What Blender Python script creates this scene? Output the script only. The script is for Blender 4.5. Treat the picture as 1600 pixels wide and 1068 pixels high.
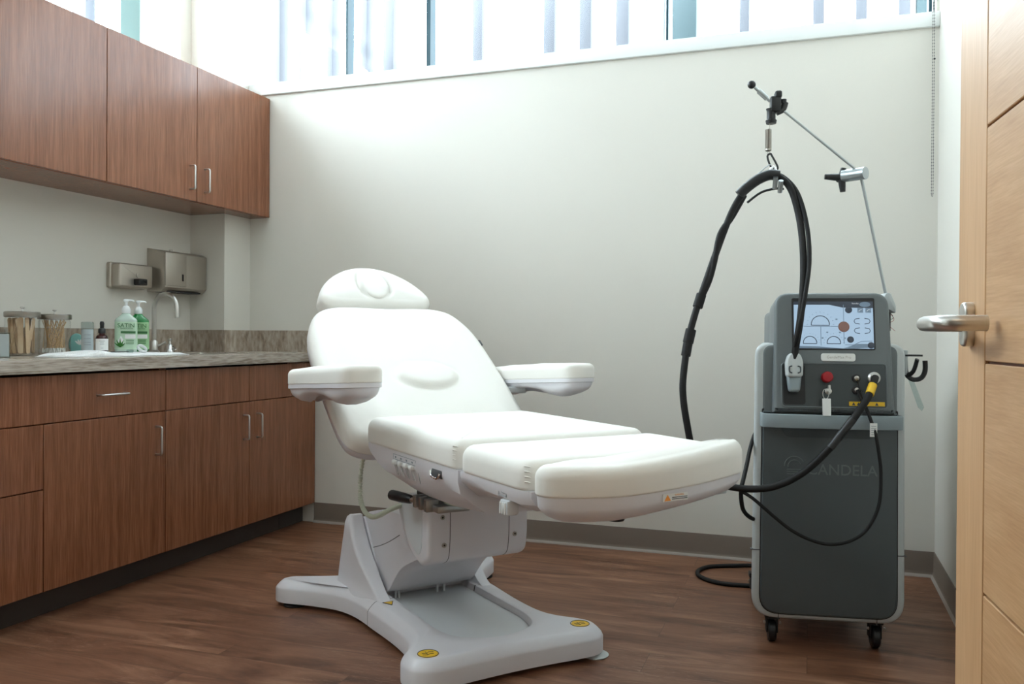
import bpy, bmesh, math, random
from mathutils import Vector, Matrix, Euler
random.seed(7)
PI = math.pi
for o in list(bpy.data.objects): bpy.data.objects.remove(o)
SC = bpy.context.scene
COL = SC.collection

# ---------------------------------------------------------------- camera
F_PX = 1333.4
YAW, PITCH, ROLL = 0.3356, -0.0063, 0.0064
CAM_H = 0.96
def camera_basis():
    f = Vector((-math.sin(YAW), math.cos(YAW), 0)); r = Vector((math.cos(YAW), math.sin(YAW), 0)); u = Vector((0, 0, 1))
    f2 = f*math.cos(PITCH) + u*math.sin(PITCH); u2 = u*math.cos(PITCH) - f*math.sin(PITCH)
    r3 = r*math.cos(ROLL) + u2*math.sin(ROLL); u3 = u2*math.cos(ROLL) - r*math.sin(ROLL)
    return r3, u3, f2
r3, u3, f2 = camera_basis()
cd = bpy.data.cameras.new('camera'); cam = bpy.data.objects.new('camera', cd); COL.objects.link(cam)
cd.sensor_width = 36; cd.lens = F_PX/1600*36; cd.clip_start = 0.02; cd.clip_end = 200
cam.matrix_world = Matrix(((r3.x, u3.x, -f2.x, 0), (r3.y, u3.y, -f2.y, 0), (r3.z, u3.z, -f2.z, CAM_H), (0, 0, 0, 1)))
SC.camera = cam
cd.dof.use_dof = False

# ---------------------------------------------------------------- world, lights, exposure
W = bpy.data.worlds.new('sky'); SC.world = W; W.use_nodes = True
bg = W.node_tree.nodes['Background']; bg.inputs[0].default_value = (0.80, 0.925, 1.0, 1); bg.inputs[1].default_value = 9.0
# the sky is brighter towards the left clerestory than straight behind the back wall
_t = W.node_tree; _g = _t.nodes.new('ShaderNodeTexCoord'); _s = _t.nodes.new('ShaderNodeSeparateXYZ'); _m = _t.nodes.new('ShaderNodeMapRange')
_m.inputs['From Min'].default_value = 0.3; _m.inputs['From Max'].default_value = -0.9; _m.inputs['To Min'].default_value = 7.5; _m.inputs['To Max'].default_value = 18.0
_t.links.new(_g.outputs['Generated'], _s.inputs[0]); _t.links.new(_s.outputs['X'], _m.inputs['Value']); _t.links.new(_m.outputs[0], bg.inputs[1])
SC.view_settings.view_transform = 'Standard'; SC.view_settings.look = 'None'
SC.view_settings.exposure = 0.65; SC.view_settings.gamma = 1; SC.view_settings.use_curve_mapping = False

XL, XR, YB, YF = -3.01, 0.483, 3.81, 0.42     # room planes
ZC, ZS = 3.0, 2.275                            # ceiling, window sill
def area(name, loc, rot, sx, sy, power, color=(1, 1, 1), portal=False):
    l = bpy.data.lights.new(name, 'AREA'); l.shape = 'RECTANGLE'; l.size = sx; l.size_y = sy; l.energy = power; l.color = color
    o = bpy.data.objects.new(name, l); COL.objects.link(o); o.location = loc; o.rotation_euler = rot
    if portal: l.cycles.is_portal = True
    return o
# sky portals just outside the two clerestory windows
area('portal_back', ((-2.8+XR)/2, YB+0.30, (ZS+2.95)/2), (math.radians(-90), 0, 0), 3.4, 0.8, 1, portal=True)
area('portal_left', (XL-0.30, 2.3, (2.3+2.95)/2), (0, math.radians(-90), 0), 0.8, 2.8, 1, portal=True)

# ---------------------------------------------------------------- materials
def nt(m): m.use_nodes = True; return m.node_tree
def pmat(name, col, rough=0.5, metal=0.0, spec=0.5, emit=None, es=0.0, coat=0.0, bump=None, sheen=0.0, trans=0.0, sss=0.0):
    m = bpy.data.materials.new(name); t = nt(m); b = t.nodes['Principled BSDF']
    b.inputs['Base Color'].default_value = (*col, 1); b.inputs['Roughness'].default_value = rough
    b.inputs['Metallic'].default_value = metal; b.inputs['Specular IOR Level'].default_value = spec
    b.inputs['Coat Weight'].default_value = coat; b.inputs['Sheen Weight'].default_value = sheen
    b.inputs['Transmission Weight'].default_value = trans
    if emit: b.inputs['Emission Color'].default_value = (*emit, 1); b.inputs['Emission Strength'].default_value = es
    if bump or True:
        sc, st = bump or (60, 0.02)
        tc = t.nodes.new('ShaderNodeTexCoord'); n = t.nodes.new('ShaderNodeTexNoise'); n.inputs['Scale'].default_value = sc; n.inputs['Detail'].default_value = 3
        bp = t.nodes.new('ShaderNodeBump'); bp.inputs['Strength'].default_value = st; bp.inputs['Distance'].default_value = 0.01
        t.links.new(tc.outputs['Object'], n.inputs['Vector']); t.links.new(n.outputs['Fac'], bp.inputs['Height']); t.links.new(bp.outputs['Normal'], b.inputs['Normal'])
    return m
def ramp(t, stops):
    r = t.nodes.new('ShaderNodeValToRGB'); e = r.color_ramp.elements
    while len(e) < len(stops): e.new(0.5)
    for k, (p, c) in enumerate(stops): e[k].position = p; e[k].color = (*c, 1)
    return r
def wood(name, stops, scale, rough, axis_scale, fine=(1, 1, 1), bump=0.05, spec=0.5, coat=0.0):
    """streaky grain: noise squeezed along two axes; one offset per object"""
    m = bpy.data.materials.new(name); t = nt(m); b = t.nodes['Principled BSDF']; L = t.links.new
    tc = t.nodes.new('ShaderNodeTexCoord'); oi = t.nodes.new('ShaderNodeObjectInfo')
    mul = t.nodes.new('ShaderNodeMath'); mul.operation = 'MULTIPLY'; mul.inputs[1].default_value = 37.0; L(oi.outputs['Random'], mul.inputs[0])
    add = t.nodes.new('ShaderNodeVectorMath'); add.operation = 'ADD'; L(tc.outputs['Object'], add.inputs[0]); L(mul.outputs[0], add.inputs[1])
    mp = t.nodes.new('ShaderNodeMapping'); mp.inputs['Scale'].default_value = axis_scale; L(add.outputs[0], mp.inputs['Vector'])
    n = t.nodes.new('ShaderNodeTexNoise'); n.inputs['Scale'].default_value = scale; n.inputs['Detail'].default_value = 6; n.inputs['Roughness'].default_value = 0.65; n.inputs['Distortion'].default_value = 0.5
    L(mp.outputs[0], n.inputs['Vector'])
    mp2 = t.nodes.new('ShaderNodeMapping'); mp2.inputs['Scale'].default_value = fine; L(add.outputs[0], mp2.inputs['Vector'])
    n2 = t.nodes.new('ShaderNodeTexNoise'); n2.inputs['Scale'].default_value = scale*3; n2.inputs['Detail'].default_value = 4; L(mp2.outputs[0], n2.inputs['Vector'])
    mx = t.nodes.new('ShaderNodeMix'); mx.data_type = 'FLOAT'; mx.inputs['Factor'].default_value = 0.45; L(n.outputs['Fac'], mx.inputs[2]); L(n2.outputs['Fac'], mx.inputs[3])
    r = ramp(t, stops); L(mx.outputs[0], r.inputs['Fac']); L(r.outputs['Color'], b.inputs['Base Color'])
    b.inputs['Roughness'].default_value = rough; b.inputs['Specular IOR Level'].default_value = spec; b.inputs['Coat Weight'].default_value = coat; b.inputs['Coat Roughness'].default_value = 0.3
    bp = t.nodes.new('ShaderNodeBump'); bp.inputs['Strength'].default_value = bump; bp.inputs['Distance'].default_value = 0.004; L(mx.outputs[0], bp.inputs['Height']); L(bp.outputs['Normal'], b.inputs['Normal'])
    return m
def glassy(name, tint, gloss=0.12, rough=0.02):
    m = bpy.data.materials.new(name); t = nt(m); t.nodes.remove(t.nodes['Principled BSDF']); out = t.nodes['Material Output']
    tr = t.nodes.new('ShaderNodeBsdfTransparent'); tr.inputs[0].default_value = (*tint, 1)
    gl = t.nodes.new('ShaderNodeBsdfGlossy'); gl.inputs['Roughness'].default_value = rough
    lw = t.nodes.new('ShaderNodeLayerWeight'); lw.inputs['Blend'].default_value = 0.5
    pw = t.nodes.new('ShaderNodeMath'); pw.operation = 'POWER'; pw.inputs[1].default_value = 4.0; t.links.new(lw.outputs['Facing'], pw.inputs[0])
    ma = t.nodes.new('ShaderNodeMath'); ma.operation = 'MULTIPLY_ADD'; ma.inputs[1].default_value = gloss*4; ma.inputs[2].default_value = 0.03; t.links.new(pw.outputs[0], ma.inputs[0])
    mx = t.nodes.new('ShaderNodeMixShader'); t.links.new(ma.outputs[0], mx.inputs[0]); t.links.new(tr.outputs[0], mx.inputs[1]); t.links.new(gl.outputs[0], mx.inputs[2]); t.links.new(mx.outputs[0], out.inputs['Surface'])
    return m

M = {}
M['wall'] = pmat('wall_paint', (0.715, 0.683, 0.62), 0.55, bump=(220, 0.03), spec=0.35)
M['ceiling'] = pmat('ceiling_paint', (0.82, 0.82, 0.80), 0.8)
M['trim'] = pmat('sill_paint', (0.84, 0.86, 0.85), 0.4)
M['rubber_base'] = pmat('rubber_base', (0.185, 0.143, 0.112), 0.5)
M['cove_lip'] = pmat('cove_lip', (0.38, 0.33, 0.29), 0.45)
M['toekick'] = pmat('toekick_rubber', (0.055, 0.044, 0.038), 0.55)
wc = [(0.30, (0.145, 0.046, 0.020)), (0.45, (0.225, 0.080, 0.036)), (0.55, (0.285, 0.110, 0.053)), (0.70, (0.38, 0.160, 0.084))]
M['walnut'] = wood('walnut_laminate', wc, 2.2, 0.26, (22, 22, 0.9), (60, 60, 1.6), 0.03, spec=0.55)
M['oak'] = wood('oak_panel', [(0.3, (0.45, 0.235, 0.105)), (0.5, (0.54, 0.305, 0.145)), (0.7, (0.63, 0.385, 0.20))], 2.0, 0.42, (2.0, 2.0, 16), (3, 3, 60), 0.03)
M['oak_stile'] = wood('oak_stile', [(0.3, (0.50, 0.275, 0.125)), (0.5, (0.58, 0.335, 0.165)), (0.7, (0.65, 0.40, 0.215))], 2.0, 0.42, (16, 16, 1.0), (60, 60, 2), 0.03)
M['oak_groove'] = pmat('oak_groove', (0.16, 0.055, 0.03), 0.6)
M['stone'] = wood('counter_laminate', [(0.30, (0.13, 0.098, 0.074)), (0.44, (0.30, 0.245, 0.20)), (0.52, (0.46, 0.40, 0.34)), (0.68, (0.66, 0.60, 0.54))], 2.6, 0.22, (12, 0.7, 12), (26, 2.2, 26), 0.0)
M['stone_splash'] = wood('splash_laminate', [(0.30, (0.13, 0.092, 0.066)), (0.44, (0.31, 0.24, 0.185)), (0.54, (0.44, 0.365, 0.295)), (0.70, (0.60, 0.52, 0.44))], 2.4, 0.25, (5, 4, 1.6), (9, 8, 3), 0.0)
M['steel'] = pmat('brushed_steel', (0.47, 0.44, 0.40), 0.32, 1.0, bump=(150, 0.02))
M['steel_plate'] = pmat('brushed_steel_plate', (0.52, 0.48, 0.43), 0.42, 1.0, bump=(150, 0.02))
M['nickel'] = pmat('satin_nickel', (0.66, 0.65, 0.63), 0.28, 1.0)
M['chrome'] = pmat('chrome', (0.75, 0.76, 0.77), 0.10, 1.0)
M['alu'] = pmat('aluminium', (0.42, 0.45, 0.46), 0.35, 1.0)
M['black'] = pmat('black_plastic', (0.012, 0.012, 0.013), 0.4)
M['hose'] = pmat('black_hose', (0.010, 0.009, 0.009), 0.6, bump=(90, 0.1), spec=0.3)
M['dark'] = pmat('dark_recess', (0.02, 0.018, 0.018), 0.6)
M['gasket'] = pmat('grey_line', (0.10, 0.10, 0.105), 0.6)
M['chair_plastic'] = pmat('white_plastic', (0.74, 0.725, 0.76), 0.33, spec=0.5)
M['chair_tray'] = pmat('grey_white_plastic', (0.66, 0.68, 0.70), 0.38)
M['vinyl'] = pmat('white_upholstery', (0.85, 0.825, 0.775), 0.62, bump=(9, 0.12), sheen=0.15, spec=0.3)
M['cream_cable'] = pmat('cream_coil', (0.62, 0.64, 0.52), 0.5)
M['yellow'] = pmat('warning_yellow', (0.82, 0.50, 0.02), 0.45)
M['orange'] = pmat('warning_orange', (0.85, 0.30, 0.03), 0.45)
M['label_white'] = pmat('label_white', (0.82, 0.82, 0.80), 0.5)
M['label_grey'] = pmat('label_grey', (0.30, 0.33, 0.36), 0.6)
M['m_grey'] = pmat('machine_mid_grey', (0.145, 0.163, 0.168), 0.38)
M['m_front'] = pmat('machine_front_grey', (0.078, 0.092, 0.096), 0.36)
M['m_dark'] = pmat('machine_panel_grey', (0.052, 0.062, 0.065), 0.45)
M['m_light'] = pmat('machine_light_grey', (0.52, 0.55, 0.55), 0.38)
M['m_bar'] = pmat('machine_bar_grey', (0.26, 0.31, 0.33), 0.32)
M['red'] = pmat('red_button', (0.36, 0.008, 0.014), 0.4)
M['screen'] = pmat('lit_screen', (0.02, 0.02, 0.02), 0.25, emit=(0.55, 0.77, 1.0), es=0.42)
M['ui_dark'] = pmat('screen_dark', (0.03, 0.04, 0.06), 0.3, emit=(0.10, 0.12, 0.16), es=0.12)
M['ui_blue'] = pmat('screen_grey_blue', (0.1, 0.15, 0.2), 0.3, emit=(0.20, 0.28, 0.38), es=0.25)
M['ui_brown'] = pmat('screen_brown', (0.1, 0.05, 0.04), 0.3, emit=(0.35, 0.20, 0.17), es=0.2)
M['ui_pale'] = pmat('screen_pale', (0.1, 0.1, 0.1), 0.3, emit=(0.85, 0.93, 1.0), es=0.42)
M['towel'] = pmat('white_terry', (0.85, 0.85, 0.84), 0.9, bump=(260, 0.5))
M['wood_stick'] = wood('birch', [(0.3, (0.36, 0.22, 0.12)), (0.5, (0.62, 0.44, 0.27)), (0.7, (0.74, 0.58, 0.40))], 1.0, 0.6, (4, 4, 4), (3, 3, 3), 0.0)
M['swab_stick'] = pmat('swab_wood', (0.62, 0.40, 0.20), 0.6)
M['cotton'] = pmat('cotton', (0.85, 0.85, 0.82), 0.9)
M['amber'] = pmat('amber_glass', (0.045, 0.010, 0.010), 0.12)
M['teal'] = pmat('teal_carton', (0.22, 0.50, 0.46), 0.5)
M['white_plastic'] = pmat('pump_white', (0.80, 0.83, 0.83), 0.35)
M['green_liquid'] = pmat('green_soap', (0.015, 0.23, 0.055), 0.12, spec=0.6)
M['pale_soap'] = pmat('pale_clear_soap', (0.48, 0.60, 0.52), 0.12, spec=0.6)
M['label_green'] = pmat('label_light_green', (0.33, 0.56, 0.30), 0.5)
M['label_pale'] = pmat('label_pale_green', (0.50, 0.68, 0.50), 0.5)
M['leaf_green'] = pmat('leaf_green', (0.06, 0.30, 0.04), 0.5)
M['deep_green'] = pmat('print_green', (0.04, 0.16, 0.05), 0.5)
M['print_dark'] = pmat('print_dark', (0.05, 0.06, 0.07), 0.5)
M['fin'] = pmat('facade_fin', (0.062, 0.064, 0.076), 0.6)
M['fin_teal'] = pmat('facade_column', (0.018, 0.040, 0.046), 0.6)
M['pale_teal'] = pmat('pale_teal_frame', (0.22, 0.36, 0.35), 0.4)
M['mullion'] = pmat('teal_mullion', (0.008, 0.05, 0.07), 0.5)
M['glass'] = glassy('window_glass', (0.975, 0.992, 1.0), 0.10)
M['jar_glass'] = glassy('jar_glass', (0.95, 0.955, 0.95), 0.12)
M['clear_plastic'] = glassy('clear_plastic', (0.80, 0.86, 0.86), 0.30, 0.1)
M['cloudy'] = pmat('cloudy_plastic', (0.50, 0.56, 0.58), 0.25)
M['corridor_floor'] = pmat('corridor_floor', (0.2, 0.12, 0.08), 0.5)
M['far_facade'] = pmat('pale_facade', (0.62, 0.62, 0.60), 0.7)
M['fill_lamp'] = pmat('fill_lamp_diffuser', (0.8, 0.8, 0.8), 0.5, emit=(1.0, 0.84, 0.66), es=1.6)  # warm glow of the added corridor fill light

def floor_mat():
    m = bpy.data.materials.new('vinyl_planks'); t = nt(m); b = t.nodes['Principled BSDF']; L = t.links.new
    tc = t.nodes.new('ShaderNodeTexCoord')
    br = t.nodes.new('ShaderNodeTexBrick'); br.inputs['Scale'].default_value = 1.0; br.inputs['Brick Width'].default_value = 1.22; br.inputs['Row Height'].default_value = 0.152
    br.inputs['Mortar Size'].default_value = 0.0007; br.inputs['Color1'].default_value = (0, 0, 0, 1); br.inputs['Color2'].default_value = (1, 1, 1, 1); br.inputs['Mortar'].default_value = (0.5, 0.5, 0.5, 1); br.offset = 0.37
    L(tc.outputs['Object'], br.inputs['Vector'])
    off = t.nodes.new('ShaderNodeVectorMath'); off.operation = 'MULTIPLY'; off.inputs[1].default_value = (7, 13, 5); L(br.outputs['Color'], off.inputs[0])
    ad = t.nodes.new('ShaderNodeVectorMath'); ad.operation = 'ADD'; L(tc.outputs['Object'], ad.inputs[0]); L(off.outputs[0], ad.inputs[1])
    mp = t.nodes.new('ShaderNodeMapping'); mp.inputs['Scale'].default_value = (0.9, 5.2, 1); L(ad.outputs[0], mp.inputs['Vector'])
    n = t.nodes.new('ShaderNodeTexNoise'); n.inputs['Scale'].default_value = 2.4; n.inputs['Detail'].default_value = 7; n.inputs['Roughness'].default_value = 0.62; n.inputs['Distortion'].default_value = 0.9; L(mp.outputs[0], n.inputs['Vector'])
    r = ramp(t, [(0.30, (0.082, 0.031, 0.015)), (0.45, (0.170, 0.070, 0.036)), (0.58, (0.240, 0.110, 0.060)), (0.72, (0.34, 0.175, 0.105))]); L(n.outputs['Fac'], r.inputs['Fac'])
    # pale cerused flecks
    mp2 = t.nodes.new('ShaderNodeMapping'); mp2.inputs['Scale'].default_value = (7, 45, 1); L(ad.outputs[0], mp2.inputs['Vector'])
    n2 = t.nodes.new('ShaderNodeTexNoise'); n2.inputs['Scale'].default_value = 3; n2.inputs['Detail'].default_value = 5; n2.inputs['Distortion'].default_value = 1.5; L(mp2.outputs[0], n2.inputs['Vector'])
    r2 = ramp(t, [(0.56, (0, 0, 0)), (0.68, (1, 1, 1))]); L(n2.outputs['Fac'], r2.inputs['Fac'])
    n3 = t.nodes.new('ShaderNodeTexNoise'); n3.inputs['Scale'].default_value = 1.6; L(tc.outputs['Object'], n3.inputs['Vector'])
    r3_ = ramp(t, [(0.45, (0, 0, 0)), (0.62, (0.6, 0.6, 0.6))]); L(n3.outputs['Fac'], r3_.inputs['Fac'])
    ml = t.nodes.new('ShaderNodeMath'); ml.operation = 'MULTIPLY'; L(r2.outputs['Color'], ml.inputs[0]); L(r3_.outputs['Color'], ml.inputs[1])
    mx = t.nodes.new('ShaderNodeMix'); mx.data_type = 'RGBA'; L(ml.outputs[0], mx.inputs['Factor']); L(r.outputs['Color'], mx.inputs[6]); mx.inputs[7].default_value = (0.42, 0.27, 0.19, 1)
    # plank joints
    mx2 = t.nodes.new('ShaderNodeMix'); mx2.data_type = 'RGBA'; L(br.outputs['Fac'], mx2.inputs['Factor']); L(mx.outputs[2], mx2.inputs[6]); mx2.inputs[7].default_value = (0.09, 0.042, 0.026, 1)
    L(mx2.outputs[2], b.inputs['Base Color']); b.inputs['Roughness'].default_value = 0.42; b.inputs['Specular IOR Level'].default_value = 0.45
    bp = t.nodes.new('ShaderNodeBump'); bp.inputs['Strength'].default_value = 0.08; bp.inputs['Distance'].default_value = 0.003; L(n.outputs['Fac'], bp.inputs['Height']); L(bp.outputs['Normal'], b.inputs['Normal'])
    return m
M['floor'] = floor_mat()

# ---------------------------------------------------------------- helpers
def finish(bm, name, mat, parent=None, smooth=True, angle=38, mats=None):
    bmesh.ops.recalc_face_normals(bm, faces=bm.faces)
    if smooth:
        th = math.radians(angle)
        for f in bm.faces: f.smooth = True
        for e in bm.edges:
            if len(e.link_faces) == 2 and e.calc_face_angle(0) > th: e.smooth = False
    me = bpy.data.meshes.new(name); bm.to_mesh(me); bm.free(); me.materials.append(mat)
    for m_ in (mats or []): me.materials.append(m_)
    o = bpy.data.objects.new(name, me); COL.objects.link(o)
    if parent: o.parent = parent
    return o
def thing(name, label, cat, loc=(0, 0, 0), rz=0, group=None):
    o = bpy.data.objects.new(name, None); COL.objects.link(o); o.location = loc; o.rotation_euler = (0, 0, rz); o.empty_display_size = 0.05
    o['label'] = label; o['category'] = cat
    if group: o['group'] = group
    return o
def tag(o, label, cat, group=None):
    o['label'] = label; o['category'] = cat
    if group: o['group'] = group
    return o
def struct(o, label=None):
    o['kind'] = 'structure'
    if label: o['label'] = label
    return o
def add_box(bm, lo, hi, bev=0.0, seg=2):
    vs = [bm.verts.new((x, y, z)) for x in (lo[0], hi[0]) for y in (lo[1], hi[1]) for z in (lo[2], hi[2])]
    fs = [bm.faces.new([vs[i] for i in q]) for q in ((0, 1, 3, 2), (4, 6, 7, 5), (0, 4, 5, 1), (2, 3, 7, 6), (0, 2, 6, 4), (1, 5, 7, 3))]
    if bev > 0:
        es = list({e for f in fs for e in f.edges})
        bmesh.ops.bevel(bm, geom=es, offset=bev, segments=seg, profile=0.5, affect='EDGES')
    return bm
def box(lo, hi, bev=0.0, seg=2):
    return add_box(bmesh.new(), lo, hi, bev, seg)
def ring_strip(bm, rings, closed=True, cap0=True, cap1=True):
    n = len(rings[0])
    for a, b in zip(rings[:-1], rings[1:]):
        for i in range(n if closed else n-1):
            j = (i+1) % n
            try: bm.faces.new((a[i], a[j], b[j], b[i]))
            except ValueError: pass
    if cap0: bm.faces.new(list(reversed(rings[0])))
    if cap1: bm.faces.new(rings[-1])
def add_lathe(bm, prof, n=32, center=(0, 0, 0), axis='z', M4=None):
    """prof: list of (r, z). Closes to a point where r==0."""
    rows = []
    def P(x, y, z):
        v = Vector((x, y, z))
        if M4 is not None: v = M4 @ v
        elif axis == 'x': v = Vector((z, x, y))
        elif axis == 'y': v = Vector((x, z, y))
        return v + Vector(center)
    for r, z in prof:
        if r < 1e-6: rows.append([bm.verts.new(P(0, 0, z))])
        else: rows.append([bm.verts.new(P(r*math.cos(2*PI*k/n), r*math.sin(2*PI*k/n), z)) for k in range(n)])
    for a, b in zip(rows[:-1], rows[1:]):
        for k in range(n):
            j = (k+1) % n
            if len(a) == 1 and len(b) == 1: continue
            if len(a) == 1: bm.faces.new((a[0], b[j], b[k]))
            elif len(b) == 1: bm.faces.new((a[k], a[j], b[0]))
            else: bm.faces.new((a[k], a[j], b[j], b[k]))
    if len(rows[0]) > 1: bm.faces.new(list(reversed(rows[0])))
    if len(rows[-1]) > 1: bm.faces.new(rows[-1])
    return bm
def lathe(prof, n=32, center=(0, 0, 0), axis='z', M4=None): return add_lathe(bmesh.new(), prof, n, center, axis, M4)
def catmull(pts, sub=8, closed=False):
    P = [Vector(p) for p in pts]; n = len(P); out = []
    rng = range(n) if closed else range(n-1)
    for i in rng:
        if closed: p0, p1, p2, p3 = P[(i-1) % n], P[i], P[(i+1) % n], P[(i+2) % n]
        else: p0, p1, p2, p3 = P[max(i-1, 0)], P[i], P[i+1], P[min(i+2, n-1)]
        for k in range(sub):
            t = k/sub
            out.append(0.5*((2*p1) + (-p0+p2)*t + (2*p0-5*p1+4*p2-p3)*t*t + (-p0+3*p1-3*p2+p3)*t**3))
    if not closed: out.append(P[-1])
    return out
def add_tube(bm, pts, r, n=12, smooth=0, closed=False, flat=1.0):
    P = catmull(pts, smooth, closed) if smooth else [Vector(p) for p in pts]
    R = r if callable(r) else (lambda t: r)
    N = len(P); nrm = None; rings = []
    for i, p in enumerate(P):
        if closed: d = P[(i+1) % N] - P[(i-1) % N]
        else: d = P[min(i+1, N-1)] - P[max(i-1, 0)]
        if d.length < 1e-9: d = Vector((0, 0, 1))
        d.normalize()
        if nrm is None:
            nrm = d.cross(Vector((0, 0, 1)))
            if nrm.length < 1e-3: nrm = d.cross(Vector((0, 1, 0)))
            nrm.normalize()
        else:
            nrm = nrm - d*nrm.dot(d)
            if nrm.length < 1e-6: nrm = d.orthogonal()
            nrm.normalize()
        b = d.cross(nrm); rr = R(i/max(N-1, 1))
        rings.append([bm.verts.new(p + nrm*math.cos(2*PI*k/n)*rr + b*math.sin(2*PI*k/n)*rr*flat) for k in range(n)])
    if closed:
        rings.append(rings[0]); ring_strip(bm, rings, cap0=False, cap1=False)
    else: ring_strip(bm, rings)
    return bm
def tube(pts, r, n=12, smooth=0, closed=False, flat=1.0): return add_tube(bmesh.new(), pts, r, n, smooth, closed, flat)
def round_poly(pts, rad, seg=6):
    """2D polygon with rounded corners; rad = number or list"""
    out = []; n = len(pts)
    for i in range(n):
        p0, p1, p2 = Vector(pts[i-1]), Vector(pts[i]), Vector(pts[(i+1) % n]); r = rad[i] if isinstance(rad, (list, tuple)) else rad
        a = (p0-p1); b = (p2-p1); la, lb = a.length, b.length; a.normalize(); b.normalize()
        t = min(r, la*0.49, lb*0.49)
        if t < 1e-5: out.append(tuple(p1)); continue
        A = p1+a*t; B = p1+b*t
        for k in range(seg+1):
            s = k/seg; q = A*(1-s)**2 + p1*2*s*(1-s) + B*s*s; out.append((q.x, q.y))
    return out
def area2(pts): return sum(pts[i-1][0]*pts[i][1]-pts[i][0]*pts[i-1][1] for i in range(len(pts)))/2
def ccw(pts): return pts if area2(pts) > 0 else list(reversed(pts))
def inset(pts, d):
    """offset a ccw polygon inwards by d (clamped by neighbours)"""
    n = len(pts); out = []
    for i in range(n):
        a, p, b = Vector(pts[i-1]), Vector(pts[i]), Vector(pts[(i+1) % n])
        e1 = (p-a); e2 = (b-p)
        if e1.length < 1e-9: e1 = e2
        if e2.length < 1e-9: e2 = e1
        e1.normalize(); e2.normalize()
        nn = Vector((-(e1.y+e2.y), e1.x+e2.x))
        if nn.length < 1e-6: nn = Vector((-e1.y, e1.x))
        nn.normalize(); c = max(0.5, nn.dot(Vector((-e1.y, e1.x))))
        out.append((p.x+nn.x*d/c, p.y+nn.y*d/c))
    return out
def resample(pts, step):
    """even points along a closed polygon"""
    P = [Vector(p) for p in pts]; n = len(P); L = [0]
    for i in range(n): L.append(L[-1]+(P[(i+1) % n]-P[i]).length)
    m = max(16, int(L[-1]/step)); out = []; j = 0
    for k in range(m):
        s = L[-1]*k/m
        while L[j+1] < s: j += 1
        t = (s-L[j])/max(L[j+1]-L[j], 1e-9); q = P[j].lerp(P[(j+1) % n], t); out.append((q.x, q.y))
    return out
def plate(outline, levels, T=None, dome=None, rings=7, bottom=None, center=None):
    """stack of inset copies of an outline: levels = [(inset, z), ...] from bottom to top; the top closes with a domed grid of rings"""
    bm = bmesh.new(); o = ccw(outline); T = T or (lambda v: v)
    R = [[bm.verts.new(T(Vector((x, y, z)))) for x, y in inset(o, d)] for d, z in levels]
    ring_strip(bm, R, cap0=True, cap1=dome is None)
    if dome is not None:
        last = inset(o, levels[-1][0]); zt = levels[-1][1]
        cx, cy = center or (sum(p[0] for p in last)/len(last), sum(p[1] for p in last)/len(last))
        prev = R[-1]
        for k in range(1, rings+1):
            s = 1-k/rings
            if k == rings:
                c = bm.verts.new(T(Vector((cx, cy, zt+dome(cx, cy, 1.0)))))
                for i in range(len(prev)): bm.faces.new((prev[i], prev[(i+1) % len(prev)], c))
            else:
                cur = [bm.verts.new(T(Vector((cx+(x-cx)*s, cy+(y-cy)*s, zt+dome(cx+(x-cx)*s, cy+(y-cy)*s, 1-s))))) for x, y in last]
                ring_strip(bm, [prev, cur], cap0=False, cap1=False); prev = cur
    return bm
def rounded_levels(z0, z1, r_bot, r_top, n=5):
    L = []
    for k in range(n+1):
        a = PI/2*k/n; L.append((r_bot*(1-math.sin(a)), z0+r_bot*(1-math.cos(a))))
    for k in range(n+1):
        a = PI/2*k/n; L.append((r_top*(1-math.cos(a)), z1-r_top*(1-math.sin(a))))
    return L
def prism(outline, a0, a1, plane='xz', bev=0.0, seg=2, T=None):
    """extrude a 2D outline: plane 'xz' extrudes along y, 'yz' along x, 'xy' along z"""
    def P(p, a):
        v = {'xz': (p[0], a, p[1]), 'yz': (a, p[0], p[1]), 'xy': (p[0], p[1], a)}[plane]
        v = Vector(v); return T(v) if T else v
    bm = bmesh.new(); o = ccw(outline)
    lv = [(bev*(1-math.sin(PI/2*k/seg)), a0+bev*(1-math.cos(PI/2*k/seg))) for k in range(seg+1)] + [(bev*(1-math.cos(PI/2*k/seg)), a1-bev*(1-math.sin(PI/2*k/seg))) for k in range(seg+1)] if bev > 0 else [(0, a0), (0, a1)]
    R = [[bm.verts.new(P(p, a)) for p in (inset(o, d) if d > 0 else o)] for d, a in lv]
    ring_strip(bm, R)
    return bm
def text_bm(body, size, T, extrude=0.0004, align='CENTER', sx=1.0):
    cu = bpy.data.curves.new('text', 'FONT'); cu.body = body; cu.size = size; cu.align_x = align; cu.align_y = 'CENTER'; cu.extrude = extrude; cu.resolution_u = 3
    ob = bpy.data.objects.new('text', cu); COL.objects.link(ob); bpy.context.view_layer.update()
    me = bpy.data.meshes.new_from_object(ob); bm = bmesh.new(); bm.from_mesh(me)
    for v in bm.verts: v.co = T(Vector((v.co.x*sx, v.co.y, v.co.z)))
    bpy.data.objects.remove(ob); bpy.data.curves.remove(cu); bpy.data.meshes.remove(me)
    return bm
def merge(*bms):
    out = bms[0]
    for b in bms[1:]:
        me = bpy.data.meshes.new('t'); b.to_mesh(me); out.from_mesh(me); b.free(); bpy.data.meshes.remove(me)
    return out
def xf(bm, M4):
    bmesh.ops.transform(bm, matrix=M4, verts=bm.verts); return bm
def rel(bm, root):
    return xf(bm, root.matrix_basis.inverted()) if False else xf(bm, (Matrix.Translation(root.location) @ Euler(root.rotation_euler).to_matrix().to_4x4()).inverted())
def smooth_noise(x, y, s=0):
    return math.sin(x*17.3+s)*math.cos(y*13.1+s*2)*0.5 + math.sin(x*31+y*23+s*3)*0.3
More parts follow.
